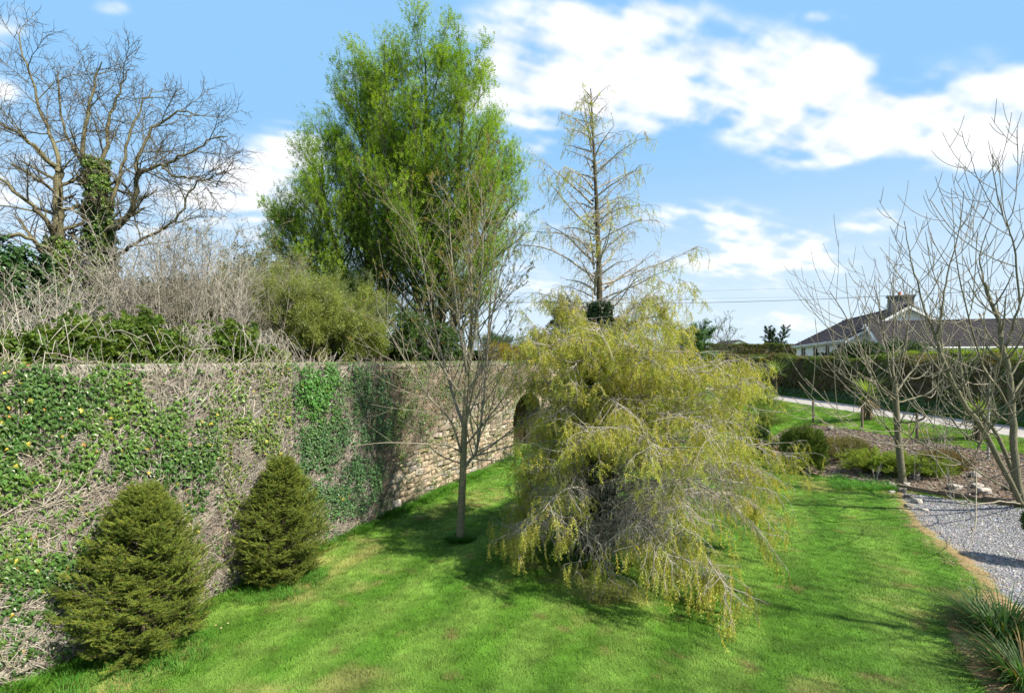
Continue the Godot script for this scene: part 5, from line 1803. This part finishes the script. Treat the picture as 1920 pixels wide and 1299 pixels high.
# ---------------------------------------------------------------- conifers, bed, fence, palms
func spruce(label: String, at: Vector3, height: float, radius: float, seed_: int) -> void:
	rng.seed = seed_
	var t := thing("spruce", label, "conifer", at, "two young spruces along the wall")
	var m := MB.new()
	m.tube(PackedVector3Array([Vector3(0, -0.05, 0), Vector3(0, height * 0.5, 0), Vector3(0, height * 0.97, 0)]), PackedFloat32Array([0.06, 0.04, 0.008]), 7)
	part("trunk", m.mesh(), M.bark_dark, t)
	m = MB.new()
	var cl := Cloud.new()
	var n := 460
	var az := 0.0
	for k in n:
		var f := (k + rr(0, 1)) / n
		var h := height * lerpf(0.04, 0.97, pow(f, 0.95))
		az += 2.4 + rr(-0.3, 0.3)
		var out := Vector3(cos(az), 0, sin(az))
		var hh := h / height
		var prof := pow(1.0 - pow(hh, 2.0), 0.95) * lerpf(0.62, 1.0, smoothstep(0.0, 0.35, hh)) + 0.04
		var reach := radius * prof * (1.0 + 0.55 * fine.get_noise_3d(out.x * 28.0 + seed_ * 9.0, h * 26.0, out.z * 28.0)) * rr(0.82, 1.1) + 0.05
		# keep clear of the wall's face
		var w := behind(at.x + out.x * reach, at.z + out.z * reach)
		if w > -0.16:
			reach *= clampf((-behind(at.x, at.z) - 0.16) / maxf(-behind(at.x, at.z) + w, 0.05), 0.2, 1.0)
		var d := (out + Vector3.UP * lerpf(0.05, 0.7, h / height)).normalized()
		var p := Vector3(0, h - reach * 0.18, 0)
		p.y = maxf(p.y, 0.06)
		var pts := PackedVector3Array()
		for s in 7:
			pts.push_back(p)
			d = (d + Vector3.UP * 0.05 + rv() * 0.07).normalized()
			p += d * reach / 6.0
		m.tube(pts, PackedFloat32Array([0.010, 0.009, 0.008, 0.007, 0.006, 0.005, 0.003]), 3)
		var sn := int(9 + reach * 26)
		for s in sn:
			var g := lerpf(0.22, 1.0, sqrt((s + rr(0, 1)) / sn))
			var ff := g * 6.0
			var a := mini(int(ff), 5)
			var q := pts[a].lerp(pts[a + 1], ff - a)
			var side := d.cross(Vector3.UP).normalized() * (1.0 if s % 2 == 0 else -1.0)
			var sd := (d * rr(0.2, 0.9) + side * rr(0.1, 1.1) + Vector3.UP * rr(-0.3, 0.6)).normalized()
			var c := Color(0.075, 0.125, 0.020).lerp(Color(0.20, 0.26, 0.038), rr(0.0, 1.0) * (0.5 + 0.5 * rr(0.0, 1.0)))
			cl.put(Transform3D(facing(sd) * Basis.from_scale(Vector3.ONE * rr(0.65, 1.15)), q + rv() * 0.035), vary(c, 0.25))
	part("branches", m.mesh(), M.twig_dark, t, "stuff")
	swarm("needles", LM.spruce, M.needle, cl, t)
	print("spruce sprigs ", cl.x.size())

func build_spruces() -> void:
	var a := on_ground(268, 1222)
	spruce("nearer of the two young olive green spruces against the ivied wall", a, 2.24, 0.90, 340)
	var b := on_ground(528, 1092)
	spruce("farther young olive green spruce against the wall, in front of the blue ivy", b, 2.2, 0.78, 341)

func rock_mesh(seed_: int) -> ArrayMesh:
	var s := SphereMesh.new()
	s.radial_segments = 12
	s.rings = 7
	s.radius = 0.5
	s.height = 1.0
	var a := s.get_mesh_arrays()
	var v: PackedVector3Array = a[Mesh.ARRAY_VERTEX]
	var n := FastNoiseLite.new()
	n.seed = seed_
	n.frequency = 1.1
	for k in v.size():
		var q := v[k]
		var c := Vector3(clampf(q.x, -0.38, 0.38), clampf(q.y, -0.33, 0.33), clampf(q.z, -0.37, 0.37))
		v[k] = c * (1.0 + n.get_noise_3dv(q * 2.2) * 0.9)
	a[Mesh.ARRAY_VERTEX] = v
	a[Mesh.ARRAY_NORMAL] = null
	a[Mesh.ARRAY_TANGENT] = null
	a[Mesh.ARRAY_TEX_UV] = null
	var st := SurfaceTool.new()
	var am := ArrayMesh.new()
	am.add_surface_from_arrays(Mesh.PRIMITIVE_TRIANGLES, a)
	st.create_from(am, 0)
	st.generate_normals()
	return st.commit()

func sword(m: MB, p: Vector3, dir: Vector3, length: float, width: float, sag: float, col: Color, seg: int = 4) -> void:
	var d := dir.normalized()
	var side := d.cross(Vector3.UP if absf(d.y) < 0.97 else Vector3.RIGHT).normalized()
	var q := p
	var prev := [q - side * width * 0.3, q + side * width * 0.3]
	for k in seg:
		var t := float(k + 1) / seg
		d = (d + Vector3.DOWN * sag * t).normalized()
		q += d * length / seg
		if q.y < 0.02 and p.y < 0.5:
			q.y = 0.02
		var w := width * (1.0 - pow(t, 2.2)) * 0.5
		var cur := [q - side * w, q + side * w]
		m.quad(prev[0], cur[0], cur[1], prev[1], col)
		prev = cur

func palm(label: String, at: Vector3, trunk_h: float, leaf_l: float, leaves: int, shaggy: bool, seed_: int) -> void:
	rng.seed = seed_
	var t := thing("cordyline_palm", label, "palm", at, "palms along the lane")
	var m := MB.new()
	var r := 0.13 if not shaggy else 0.2
	m.tube(PackedVector3Array([Vector3(0, -0.05, 0), Vector3(0, trunk_h * 0.5, 0), Vector3(0, trunk_h, 0)]), PackedFloat32Array([r * 1.15, r, r * 0.9]), 9)
	part("trunk", m.mesh(), M.bark_dark, t)
	var c := mbc()
	for k in leaves:
		var a := k * 2.4
		var up := lerpf(1.6, -0.25, float(k) / leaves) + rr(-0.1, 0.1)
		var g := rr(0.75, 1.3)
		sword(c, Vector3(0, trunk_h, 0), Vector3(cos(a), up, sin(a)), leaf_l * rr(0.8, 1.1), 0.06, 0.10, Color(0.17 * g, 0.24 * g, 0.08 * g))
	part("crown", c.mesh(), M.leaf, t)
	c = mbc()
	for k in (70 if shaggy else 22):
		var a := rr(0, TAU)
		var y := trunk_h * (rr(0.25, 1.0) if shaggy else rr(0.9, 1.0))
		var g := rr(0.7, 1.2)
		sword(c, Vector3(cos(a), 0, sin(a)) * r + Vector3(0, y, 0), Vector3(cos(a), -0.5, sin(a)), leaf_l * rr(0.3, 0.6), 0.045, 0.5, Color(0.22 * g, 0.165 * g, 0.09 * g))
	part("dead_leaves", c.mesh(), M.dry, t, "stuff")

func build_bed() -> void:
	rng.seed = 350
	# clipped conifer, junipers and other shrubs
	var p := on_ground(1506, 886)
	var sz := -p.z / FOC
	bush("round_conifer", "dense dark green egg shaped dwarf conifer at the lawn edge", p + Vector3(0, 42 * sz, 0), Vector3(36, 43, 36) * sz, Color(0.14, 0.215, 0.03), 5200, LM.thuja, 1.15, 351, M.needle, 0.9, "", "conifer")
	p = on_ground(1592, 866)
	sz = -p.z / FOC
	bush("juniper", "low olive brown heath like mound behind the round conifer", p + Vector3(0, 18 * sz, -0.4), Vector3(52, 20, 45) * sz, Color(0.17, 0.175, 0.045), 2800, LM.juniper, 0.8, 352, M.needle, 0.9)
	p = on_ground(1662, 893)
	sz = -p.z / FOC
	spread_juniper("bright green spreading juniper in front of the olive mound", p + Vector3(0, 0, -0.5), Vector3(60, 27, 42) * sz, Color(0.22, 0.33, 0.028), 353)
	p = on_ground(1742, 898)
	sz = -p.z / FOC
	spread_juniper("bright green spreading juniper behind the bed tree trunk", p + Vector3(0, 0, -0.5), Vector3(72, 26, 42) * sz, Color(0.20, 0.31, 0.028), 354)
	p = on_ground(1785, 885)
	sz = -p.z / FOC
	bush("juniper", "browned old juniper at the end of the bright ones", p + Vector3(0, 14 * sz, -0.3), Vector3(38, 16, 32) * sz, Color(0.18, 0.145, 0.05), 1500, LM.juniper, 0.8, 355, M.needle, 0.9)
	p = on_ground(1418, 862)
	sz = -p.z / FOC
	bush("garden_shrub", "dark green shrub half hidden by the weeping conifer", p + Vector3(0, 32 * sz, -0.3), Vector3(38, 34, 36) * sz, Color(0.045, 0.085, 0.02), 1900, LM.hedge, 0.6, 356)
	p = on_ground(1400, 800)
	sz = -p.z / FOC
	bush("garden_shrub", "fine leaved pale green shrub between the weeping conifer and the lane", p + Vector3(0, 30 * sz, 0), Vector3(68, 44, 50) * sz, Color(0.12, 0.165, 0.035), 3600, LM.willow, 0.9, 357)
	p = on_ground(1598, 880)
	bush("heather", "small reddish heather clump in the bark mulch", p + Vector3(0, 0.10, 0), Vector3(0.2, 0.13, 0.2), Color(0.13, 0.035, 0.045), 160, LM.spruce, 0.6, 358, M.needle)
	# old flax with brown leaves behind the round conifer
	p = on_ground(1462, 868)
	var t := thing("flax_plant", "flax with dead reddish brown sword leaves beside the round conifer", "plant", p + Vector3(0.25, 0, -0.5))
	var c := mbc()
	for k in 46:
		var a := rr(0, TAU)
		var g := rr(0.6, 1.3)
		var col := Color(0.26 * g, 0.13 * g, 0.065 * g) if k % 3 else Color(0.33 * g, 0.24 * g, 0.15 * g)
		sword(c, Vector3(cos(a), 0, sin(a)) * 0.08, Vector3(cos(a), rr(0.3, 1.6), sin(a)), rr(0.7, 1.25), 0.06, rr(0.05, 0.4), col, 5)
	part("leaves", c.mesh(), M.dry, t)
	# strap leaved clumps by the gravel corner
	for s in [[1885, 1205, 0.95, 520, "big clump of arching dark green strap leaves at the gravel corner", 361], [1838, 1170, 0.6, 260, "smaller clump of grassy leaves beside the big strap leaved one", 362], [1930, 1290, 0.85, 380, "clump of strap leaves nearest the viewer at the bed corner", 363]]:
		rng.seed = s[5]
		p = on_ground(s[0], s[1])
		t = thing("strap_leaved_plant", s[4], "plant", p, "strap leaved clumps in the corner bed")
		c = mbc()
		for k in int(s[3]):
			var a := rr(0, TAU)
			var g := rr(0.6, 1.35)
			var col := Color(0.040 * g, 0.105 * g, 0.022 * g)
			if rr(0, 1) < 0.12:
				col = Color(0.22 * g, 0.17 * g, 0.08 * g)
			var o := Vector3(cos(a), 0, sin(a)) * rr(0.0, 0.22)
			sword(c, o, Vector3(cos(a), rr(0.5, 2.2), sin(a)), s[2] * rr(0.6, 1.15), 0.017, rr(0.25, 0.6), col, 6)
		part("leaves", c.mesh(), M.leaf, t)
	rng.seed = 365
	# rocks: photograph column, row, width and height in its pixels
	var rocks := [
		[1558, 806, 11, 8, "small white rock in the mulch by the first fence post", 0], [1612, 884, 20, 8, "flat pale rock beside the red heather", 0], [1648, 895, 12, 9, "small dark stone in the mulch before the bright juniper", 1], [1718, 900, 17, 14, "rounded grey stone at the foot of the bed tree", 1],
		[1701, 915, 14, 12, "pale upright stone against the timber edging under bed tree", 0], [1672, 914, 14, 12, "grey stone at the lawn end of the timber edging", 1], [1673, 926, 12, 7, "small white stone at the lawn corner below the edging", 0], [1692, 924, 18, 11, "rounded grey stone in the gravel corner below the edging", 1],
		[1706, 934, 20, 10, "blue grey flat stone in the gravel corner", 1], [1720, 944, 22, 12, "pale rounded stone at the gravel margin", 0], [1706, 952, 18, 9, "half buried stone at the straw edge of the gravel", 1], [1733, 959, 16, 7, "flat small stone lowest along the gravel margin", 0],
		[1791, 917, 28, 11, "long flat pale rock on the bed above the edging", 0], [1829, 895, 20, 14, "white rock beside the browned juniper", 0], [1832, 914, 22, 10, "low grey rock on the bed between two pale ones", 0], [1844, 926, 26, 14, "large pale rounded rock just above the timber edging", 0], [1898, 918, 22, 9, "flat grey rock behind the leaning bare tree", 1], [1760, 868, 12, 7, "small stone in the mulch behind the juniper", 1]]
	for k in rocks.size():
		var q: Array = rocks[k]
		p = on_ground(q[0], q[1])
		var s := -p.z / FOC
		var o := part("rock", rock_mesh(500 + k), M.rock if q[5] == 0 else M.rock_dark, self)
		o.transform = Transform3D(Basis(Vector3.UP, rr(-0.5, 0.5)) * Basis.from_scale(Vector3(q[2] * 1.0, q[3] * 1.2, q[2] * 0.8) * s), p + Vector3(0, q[3] * 0.36 * s, 0))
		tag(o, q[4], "rock", "rocks in the bed and along the gravel")
	# timber edging between bed and gravel
	var ends := [on_ground(1684, 917), on_ground(1762, 929), on_ground(1845, 941), on_ground(1930, 952), on_ground(2040, 967)]
	var names := ["weathered timber sleeper edging by the lawn corner", "weathered timber sleeper edging second from the lawn corner", "weathered timber sleeper edging beside the leaning bare tree", "weathered timber sleeper edging farthest from the lawn"]
	for k in 4:
		var a: Vector3 = ends[k]
		var b: Vector3 = ends[k + 1]
		var l := a.distance_to(b) - 0.02
		var e := CSGBox3D.new()
		var m := MB.new()
		m.box(Vector3(-l / 2, -0.05, -0.06), Vector3(l / 2, 0.13, 0.06))
		m.box(Vector3(-l / 2 + 0.008, 0.131, -0.052), Vector3(l / 2 - 0.008, 0.139, 0.052))
		e.free()
		var o := part("timber_edging", m.mesh(), M.timber, self)
		o.transform = Transform3D(Basis(Vector3.UP, -atan2(b.z - a.z, b.x - a.x)), (a + b) * 0.5)
		tag(o, names[k], "edging", "timber edging of the bed")
	# fence posts and wires along the back of the bed
	var posts := [[1525, 793, 749, "round fence post nearest the palm, first in the wire fence"], [1617, 806, 761, "fence post in front of the second palm"], [1720, 824, 774, "fence post behind the bed tree"], [1837, 842, 794, "fence post in front of the shaggy palm"], [1950, 860, 806, "fence post beyond the leaning bare tree"]]
	var tops := PackedVector3Array()
	for q in posts:
		p = on_ground(q[0], q[1])
		var h: float = (q[1] - q[2]) / FOC * -p.z
		var m := MB.new()
		m.tube(PackedVector3Array([Vector3(0, -0.1, 0), Vector3(0.01, h * 0.5, 0), Vector3(0, h - 0.03, 0), Vector3(0, h, 0)]), PackedFloat32Array([0.055, 0.052, 0.05, 0.02]), 9)
		var o := part("fence_post", m.mesh(), M.timber, self)
		o.position = p
		tag(o, q[3], "post", "posts of the wire fence")
		tops.push_back(p + Vector3(0, h * 0.9, 0.055))
	t = thing("wire_fence", "thin wires strung between the round posts behind the bed", "fence")
	for k in 3:
		var m := MB.new()
		var pts := PackedVector3Array()
		var rad := PackedFloat32Array()
		for q in tops:
			pts.push_back(q - Vector3(0, 0.36 * k, 0))
			rad.push_back(0.003)
		m.tube(pts, rad, 4)
		part("wire", m.mesh(), M.wire, t)
	# palms on the verge
	p = on_ground(1455, 742)
	palm("spiky palm with fan of pale green leaves before the lane hedge", p, 1.9, 1.75, 90, false, 370)
	p = on_ground(1627, 788)
	palm("palm with drooping spiky leaves on the verge behind the bed tree", p, 1.3, 1.35, 80, true, 371)
	p = on_ground(1838, 824)
	palm("palm with shaggy brown trunk behind the leaning bare tree", p, 0.95, 1.0, 70, true, 372)
	# pale sapling stem
	p = on_ground(1854, 862)
	t = thing("birch_sapling", "thin white barked birch sapling beyond the rocks", "tree", p)
	var m2 := [MB.new(), MB.new()]
	var tips := []
	rng.seed = 373
	grow(m2, Vector3.ZERO, Vector3.UP, 3.1, 0.045, 0, [{"seg": 8, "wig": 0.02, "up": 0.02, "kids": 14, "from": 0.35, "ang": [30, 50], "len": [0.18, 0.3], "rad": 0.4, "sides": 8}, {"seg": 4, "wig": 0.1, "up": 0.08, "kids": 4, "ang": [25, 50], "len": [0.3, 0.5], "rad": 0.6, "sides": 3, "rmin": 0.007}, {"seg": 3, "wig": 0.1, "up": 0.05, "sides": 3, "rmin": 0.005}], tips)
	part("trunk", m2[0].mesh(), M.rock, t)
	part("twigs", m2[1].mesh(), M.twig_grey, t, "stuff")
	# small leafless plants in the mulch
	for q in [[1585, 872, 0.9, "thin leafless stem standing before the olive mound"], [1640, 903, 0.7, "small leafless shrub left of the bed tree foot"], [1713, 900, 1.0, "small leafless shrub right of the bed tree foot"], [1792, 935, 1.1, "thin bare whip standing by the timber edging"], [1770, 850, 1.3, "bare twiggy shrub behind the junipers near the fence"], [1755, 840, 1.2, "bare twiggy shrub under the fence wire"]]:
		p = on_ground(q[0], q[1])
		shrub_stems("bare_plant", q[3], "", p, q[2], q[2] * 0.8, 5, M.twig_pale, 380 + int(q[0]) % 17, [{"seg": 5, "wig": 0.08, "up": 0.05, "kids": 3, "from": 0.3, "ang": [20, 45], "len": [0.3, 0.5], "rad": 0.6, "sides": 4, "rmin": 0.006}, {"seg": 3, "wig": 0.1, "up": 0.05, "sides": 3, "rmin": 0.004}], null, Color.WHITE, 1.0, 1.0, "plant")
	# a potted ball of box at the gravel's edge
	p = on_ground(1962, 1066)
	t = thing("potted_shrub", "terracotta pot with clipped round shrub on the gravel at the picture edge", "pot plant", p)
	var pot := MB.new()
	pot.tube(PackedVector3Array([Vector3(0, 0, 0), Vector3(0, 0.02, 0), Vector3(0, 0.46, 0), Vector3(0, 0.47, 0), Vector3(0, 0.55, 0), Vector3(0, 0.55, 0), Vector3(0, 0.48, 0)]), PackedFloat32Array([0.02, 0.2, 0.27, 0.3, 0.3, 0.26, 0.01]), 22)
	part("pot", pot.mesh(), M.clay, t)
	var ball := Cloud.new()
	for k in 1500:
		var dir := rv().normalized()
		ball.put(Transform3D(facing(dir + rv() * 0.6) * Basis.from_scale(Vector3.ONE * rr(0.3, 0.5)), Vector3(0, 0.85, 0) + dir * 0.3 * pow(rr(0.2, 1.0), 0.3)), vary(Color(0.06, 0.12, 0.03), 0.25))
	swarm("foliage", LM.hedge, M.leaf, ball, t)
	# bark chips, gravel stones, dry needles
	rng.seed = 390
	var chip := mbc()
	chip.box(Vector3(-0.03, 0, -0.011), Vector3(0.03, 0.012, 0.011))
	var cl := Cloud.new()
	while cl.x.size() < 15000:
		var g := Vector3(rr(8.5, 19.0), 0, rr(-28.0, -12.5))
		if not Geometry2D.is_point_in_polygon(Vector2(g.x, g.z), bed_poly):
			continue
		g.y = low(g.x, g.z) + 0.006
		cl.put(Transform3D(Basis.from_euler(Vector3(rr(-0.4, 0.4), rr(0, TAU), rr(-0.4, 0.4))) * Basis.from_scale(Vector3.ONE * rr(0.6, 1.8)), g), vary(Color(0.145, 0.118, 0.095).lerp(Color(0.30, 0.26, 0.22), rr(0, 1) * rr(0, 1)), 0.3))
	tag(swarm("bark_chips", chip.mesh(), M.dry, cl, self), "brown bark chips mulching the flower bed", "mulch")
	cl = Cloud.new()
	var peb := rock_mesh(600)
	var tries := 0
	while cl.x.size() < 46000 and tries < 300000:
		tries += 1
		var d := 6.6 * exp(rr(0, 1) * log(16.0 / 6.6))
		var x := rr(0.72, 1.06) * d
		if not Geometry2D.is_point_in_polygon(Vector2(x, -d), gravel_poly):
			if rr(0, 1) > 0.12 or not Geometry2D.is_point_in_polygon(Vector2(x + rr(0, 0.5), -d), gravel_poly):
				continue
		var s := rr(0.014, 0.040) if rr(0, 1) < 0.93 else rr(0.04, 0.075)
		cl.put(Transform3D(Basis.from_euler(rv() * PI) * Basis.from_scale(Vector3(s, s * 0.6, s * 0.8)), Vector3(x, low(x, -d) + 0.008, -d)), vary(Color(0.165, 0.17, 0.19).lerp(Color(0.42, 0.42, 0.43), rr(0, 1) * rr(0, 1)), 0.35))
	tag(swarm("gravel_stones", peb, M.stonebit, cl, self), "loose blue grey gravel beside the lawn", "gravel")
	cl = Cloud.new()
	var nd := mbc()
	for k in 9:
		var a := rr(0, TAU)
		var q := Vector3(rr(-0.06, 0.06), rr(0.0, 0.02), rr(-0.06, 0.06))
		var dd := Vector3(cos(a), rr(-0.1, 0.2), sin(a)) * 0.05
		nd.tri(q - Vector3(-dd.z, 0, dd.x) * 0.05, q + dd, q + Vector3(-dd.z, 0, dd.x) * 0.05)
	var ndm := nd.mesh()
	tries = 0
	while cl.x.size() < 9000 and tries < 400000:
		tries += 1
		var g := on_ground(rr(1660, 1920), 0.0) if false else Vector3(rr(5.0, 13.0), 0, rr(-16.5, -6.0))
		var q := Vector2(g.x, g.z)
		var inside := Geometry2D.is_point_in_polygon(q, straw_poly) or Geometry2D.is_point_in_polygon(q, soil_poly)
		if not inside:
			if rr(0, 1) > 0.35 or not Geometry2D.is_point_in_polygon(q + Vector2(rr(-0.35, 0.35), rr(-0.2, 0.2)), straw_poly):
				continue
		cl.put(Transform3D(Basis(Vector3.UP, rr(0, TAU)) * Basis.from_scale(Vector3.ONE * rr(0.7, 1.4)), Vector3(g.x, low(g.x, g.z) + 0.014, g.z)), vary(Color(0.33, 0.21, 0.10).lerp(Color(0.42, 0.33, 0.20), rr(0, 1)), 0.25))
	tag(swarm("dry_needles", ndm, M.dry, cl, self), "orange brown dry needles along the gravel edge", "needles")

func spread_juniper(label: String, at: Vector3, r: Vector3, col: Color, seed_: int) -> void:
	rng.seed = seed_
	var t := thing("juniper", label, "shrub", at)
	var cl := Cloud.new()
	var m := MB.new()
	for k in 90:
		var a := rr(0, TAU)
		var out := Vector3(cos(a) * r.x, 0, sin(a) * r.z) * rr(0.35, 1.05)
		var rise := r.y * rr(0.5, 1.9) * (1.1 - out.length() / maxf(r.x, 0.1) * 0.45)
		var pts := smooth(PackedVector3Array([Vector3(0, 0.03, 0) + out * 0.1, out * 0.55 + Vector3(0, rise * 0.8, 0), out + Vector3(0, rise * 0.85, 0) + out.normalized() * 0.1]), 4)
		var rad := PackedFloat32Array()
		for q in pts.size():
			rad.push_back(0.01 - q * 0.0009)
		m.tube(pts, rad, 3)
		for s in 34:
			var f := lerpf(0.25, 1.0, rr(0, 1)) * (pts.size() - 1)
			var b := mini(int(f), pts.size() - 2)
			var p := pts[b].lerp(pts[b + 1], f - b) + rv() * 0.07
			p.y = maxf(p.y, 0.03)
			cl.put(Transform3D(facing(out.normalized() + Vector3.UP * rr(0.1, 0.8) + rv() * 0.45) * Basis.from_scale(Vector3.ONE * rr(0.5, 0.95)), p), vary(col, 0.25))
	part("stem", m.mesh(), M.twig_dark, t, "stuff")
	swarm("foliage", LM.juniper, M.needle, cl, t)

# ---------------------------------------------------------------- far things and wires
func build_far() -> void:
	rng.seed = 420
	var leafy := [
		{"seg": 6, "wig": 0.08, "up": 0.05, "kids": 10, "from": 0.3, "ang": [30, 60], "len": [0.35, 0.55], "shrink": 0.6, "rad": 0.5, "sides": 6},
		{"seg": 4, "wig": 0.12, "up": 0.08, "kids": 7, "from": 0.2, "ang": [30, 60], "len": [0.35, 0.6], "rad": 0.6, "sides": 4, "rmin": 0.03, "leafy": 3},
		{"seg": 3, "wig": 0.15, "up": 0.08, "sides": 3, "rmin": 0.018, "leafy": 5}]
	var p := px(1285, 690, 50.0)
	shrub_stems("lane_tree", "bushy fresh green tree rising behind the weeping conifer", "", Vector3(p.x, low(p.x, p.z), p.z), 7.6, 5.0, 5, M.bark_dark, 421, leafy, LM.far, Color(0.07, 0.15, 0.045), 1.3, 1.0, "tree")
	p = px(1345, 690, 55.0)
	shrub_stems("lane_tree", "thin half bare tree beside the fresh green one", "", Vector3(p.x, low(p.x, p.z), p.z), 6.5, 3.5, 4, M.twig_dark, 422, leafy, LM.far, Color(0.08, 0.13, 0.06), 1.0, 0.10, "tree")
	p = px(1070, 620, 31.0)
	bush("evergreen_shrub", "tall dark olive shrub on the bank behind the weeping conifer trunk", Vector3(p.x, 3.7 + 1.9, p.z), Vector3(1.4, 2.05, 1.3), Color(0.075, 0.10, 0.022), 2600, LM.hedge, 1.0, 423)
	# gorse on the rise seen over the wall
	for q in [[933, 664, 42.0, 1.1, 424, true, "rounded gorse bush in yellow flower over the wall"], [952, 675, 38.0, 0.8, 425, true, "low gorse with orange yellow flower just over the wall"], [968, 676, 38.5, 0.8, 426, true, "low gorse beside the orange flowered one"], [984, 670, 40.0, 0.9, 427, false, "pale pinkish dry shrub among the gorse"], [1018, 655, 46.0, 1.3, 428, true, "larger flowering gorse towards the weeping conifer"], [1000, 668, 44.0, 1.3, 429, false, "green scrub between the gorse bushes"], [960, 664, 55.0, 1.8, 430, false, "green scrub at the back of the gorse"], [915, 668, 50.0, 1.8, 431, false, "green scrub at the poplar end of the gorse"]]:
		var c := px(q[0], q[1], q[2])
		var col := Color(0.30, 0.24, 0.02) if q[5] else Color(0.055, 0.115, 0.03)
		if q[4] == 427:
			col = Color(0.30, 0.21, 0.15)
		bush("gorse_bush", q[6], Vector3(c.x, maxf(c.y, high(c.x, c.z) + q[3] * 0.4), c.z), Vector3(q[3], q[3] * 0.75, q[3]), col, 800, LM.gorse, 1.2, q[4], null, 0.4, "scrub on the rise behind the wall")
	# far trees on the skyline
	for q in [[945, 655, 120.0, 4.5, 432, "faint distant tree on the skyline over the gorse"], [920, 655, 130.0, 5.0, 433, "distant tree on the skyline by the young bare tree"], [985, 655, 140.0, 4.0, 434, "small distant tree on the skyline nearest the weeping conifer"]]:
		var c := px(q[0], q[1], q[2])
		shrub_stems("distant_tree", q[5], "", Vector3(c.x, high(c.x, c.z), c.z), q[3], q[3] * 0.6, 4, M.twig_dark, q[4], leafy, LM.far, Color(0.06, 0.10, 0.05), 1.6, 0.5, "tree")
	p = px(1450, 652, 82.0)
	var t := thing("dark_conifer", "dark forked conifer standing over the distant hedge", "tree", Vector3(p.x, low(p.x, p.z), p.z))
	var m := [MB.new(), MB.new()]
	var tips := []
	rng.seed = 435
	for l in [[-0.35, 6.0], [0.75, 6.2], [0.1, 5.4]]:
		grow(m, Vector3.ZERO, Vector3(l[0], 2.0, 0.0), l[1], 0.16, 0, [{"seg": 6, "wig": 0.03, "up": 0.02, "kids": 26, "from": 0.35, "ang": [40, 70], "len": [0.16, 0.3], "shrink": 0.5, "rad": 0.4, "sides": 6}, {"seg": 4, "wig": 0.1, "up": 0.04, "sides": 3, "rmin": 0.02, "leafy": 14}], tips)
	part("trunk", m[0].mesh(), M.bark_dark, t)
	part("branches", m[1].mesh(), M.twig_dark, t, "stuff")
	swarm("crown", LM.hedge, M.leaf, leaves_from(tips, 1.7, Color(0.02, 0.055, 0.028), Color(0.03, 0.075, 0.035), 0.3, 0.1), t)
	# far white gable
	p = px(1386, 650, 112.0)
	t = thing("distant_house", "distant small white gabled house over the far hedge", "house", Vector3(p.x, low(p.x, p.z), p.z))
	var g := 6.9 - t.position.y
	var w := MB.new()
	w.box(Vector3(-3.2, -0.5, -9), Vector3(3.2, g, 0))
	w.tri(Vector3(-3.2, g, 0), Vector3(0, g + 1.35, 0), Vector3(3.2, g, 0))
	part("wall", w.mesh(), M.render_white, t)
	w = MB.new()
	for s in [-1.0, 1.0]:
		w.quad(Vector3(s * 3.6, g - 0.2, 0.3), Vector3(0, g + 1.45, 0.3), Vector3(0, g + 1.45, -9.3), Vector3(s * 3.6, g - 0.2, -9.3))
		w.quad(Vector3(s * 3.6, g - 0.35, 0.3), Vector3(0, g + 1.3, 0.3), Vector3(0, g + 1.45, 0.3), Vector3(s * 3.6, g - 0.2, 0.3))
	part("roof", w.mesh(), M.tile, t)
	# white marker post behind the young tree
	p = px(875, 662, 24.0)
	w = MB.new()
	w.box(Vector3(-0.09, 0, -0.05), Vector3(0.09, p.y - 3.7 + 0.32, 0.05))
	w.box(Vector3(-0.11, p.y - 3.7 + 0.321, -0.07), Vector3(0.11, p.y - 3.7 + 0.36, 0.07))
	var o := part("marker_post", w.mesh(), M.paint_white, self)
	o.position = Vector3(p.x, 3.7, p.z)
	tag(o, "short white post behind the wall at the young tree", "post")
	# overhead wires
	for q in [[[700, 562, 60.0], [1000, 567, 56.0], [1260, 568, 52.0], [1480, 563, 47.0], [1660, 555, 43.0], [1920, 541, 38.0], [2300, 515, 33.0], 0.022, "dark overhead cable crossing the sky above the bungalow"], [[700, 565, 78.0], [1000, 556, 72.0], [1300, 546, 66.0], [1600, 538, 60.0], [1920, 532, 54.0], [2300, 520, 48.0], 0.010, "thin upper overhead wire in the sky"], [[700, 575, 78.0], [1000, 567, 72.0], [1300, 560, 66.0], [1600, 556, 60.0], [1920, 552, 54.0], [2300, 545, 48.0], 0.008, "faint lower overhead wire behind the cable"]]:
		var raw := PackedVector3Array()
		for k in q.size() - 2:
			raw.push_back(px(q[k][0], q[k][1], q[k][2]))
		var pts := smooth(raw, 5)
		var rad := PackedFloat32Array()
		for k in pts.size():
			rad.push_back(q[q.size() - 2])
		w = MB.new()
		w.tube(pts, rad, 5)
		tag(part("overhead_wire", w.mesh(), M.wire, self), q[q.size() - 1], "wire", "overhead wires")
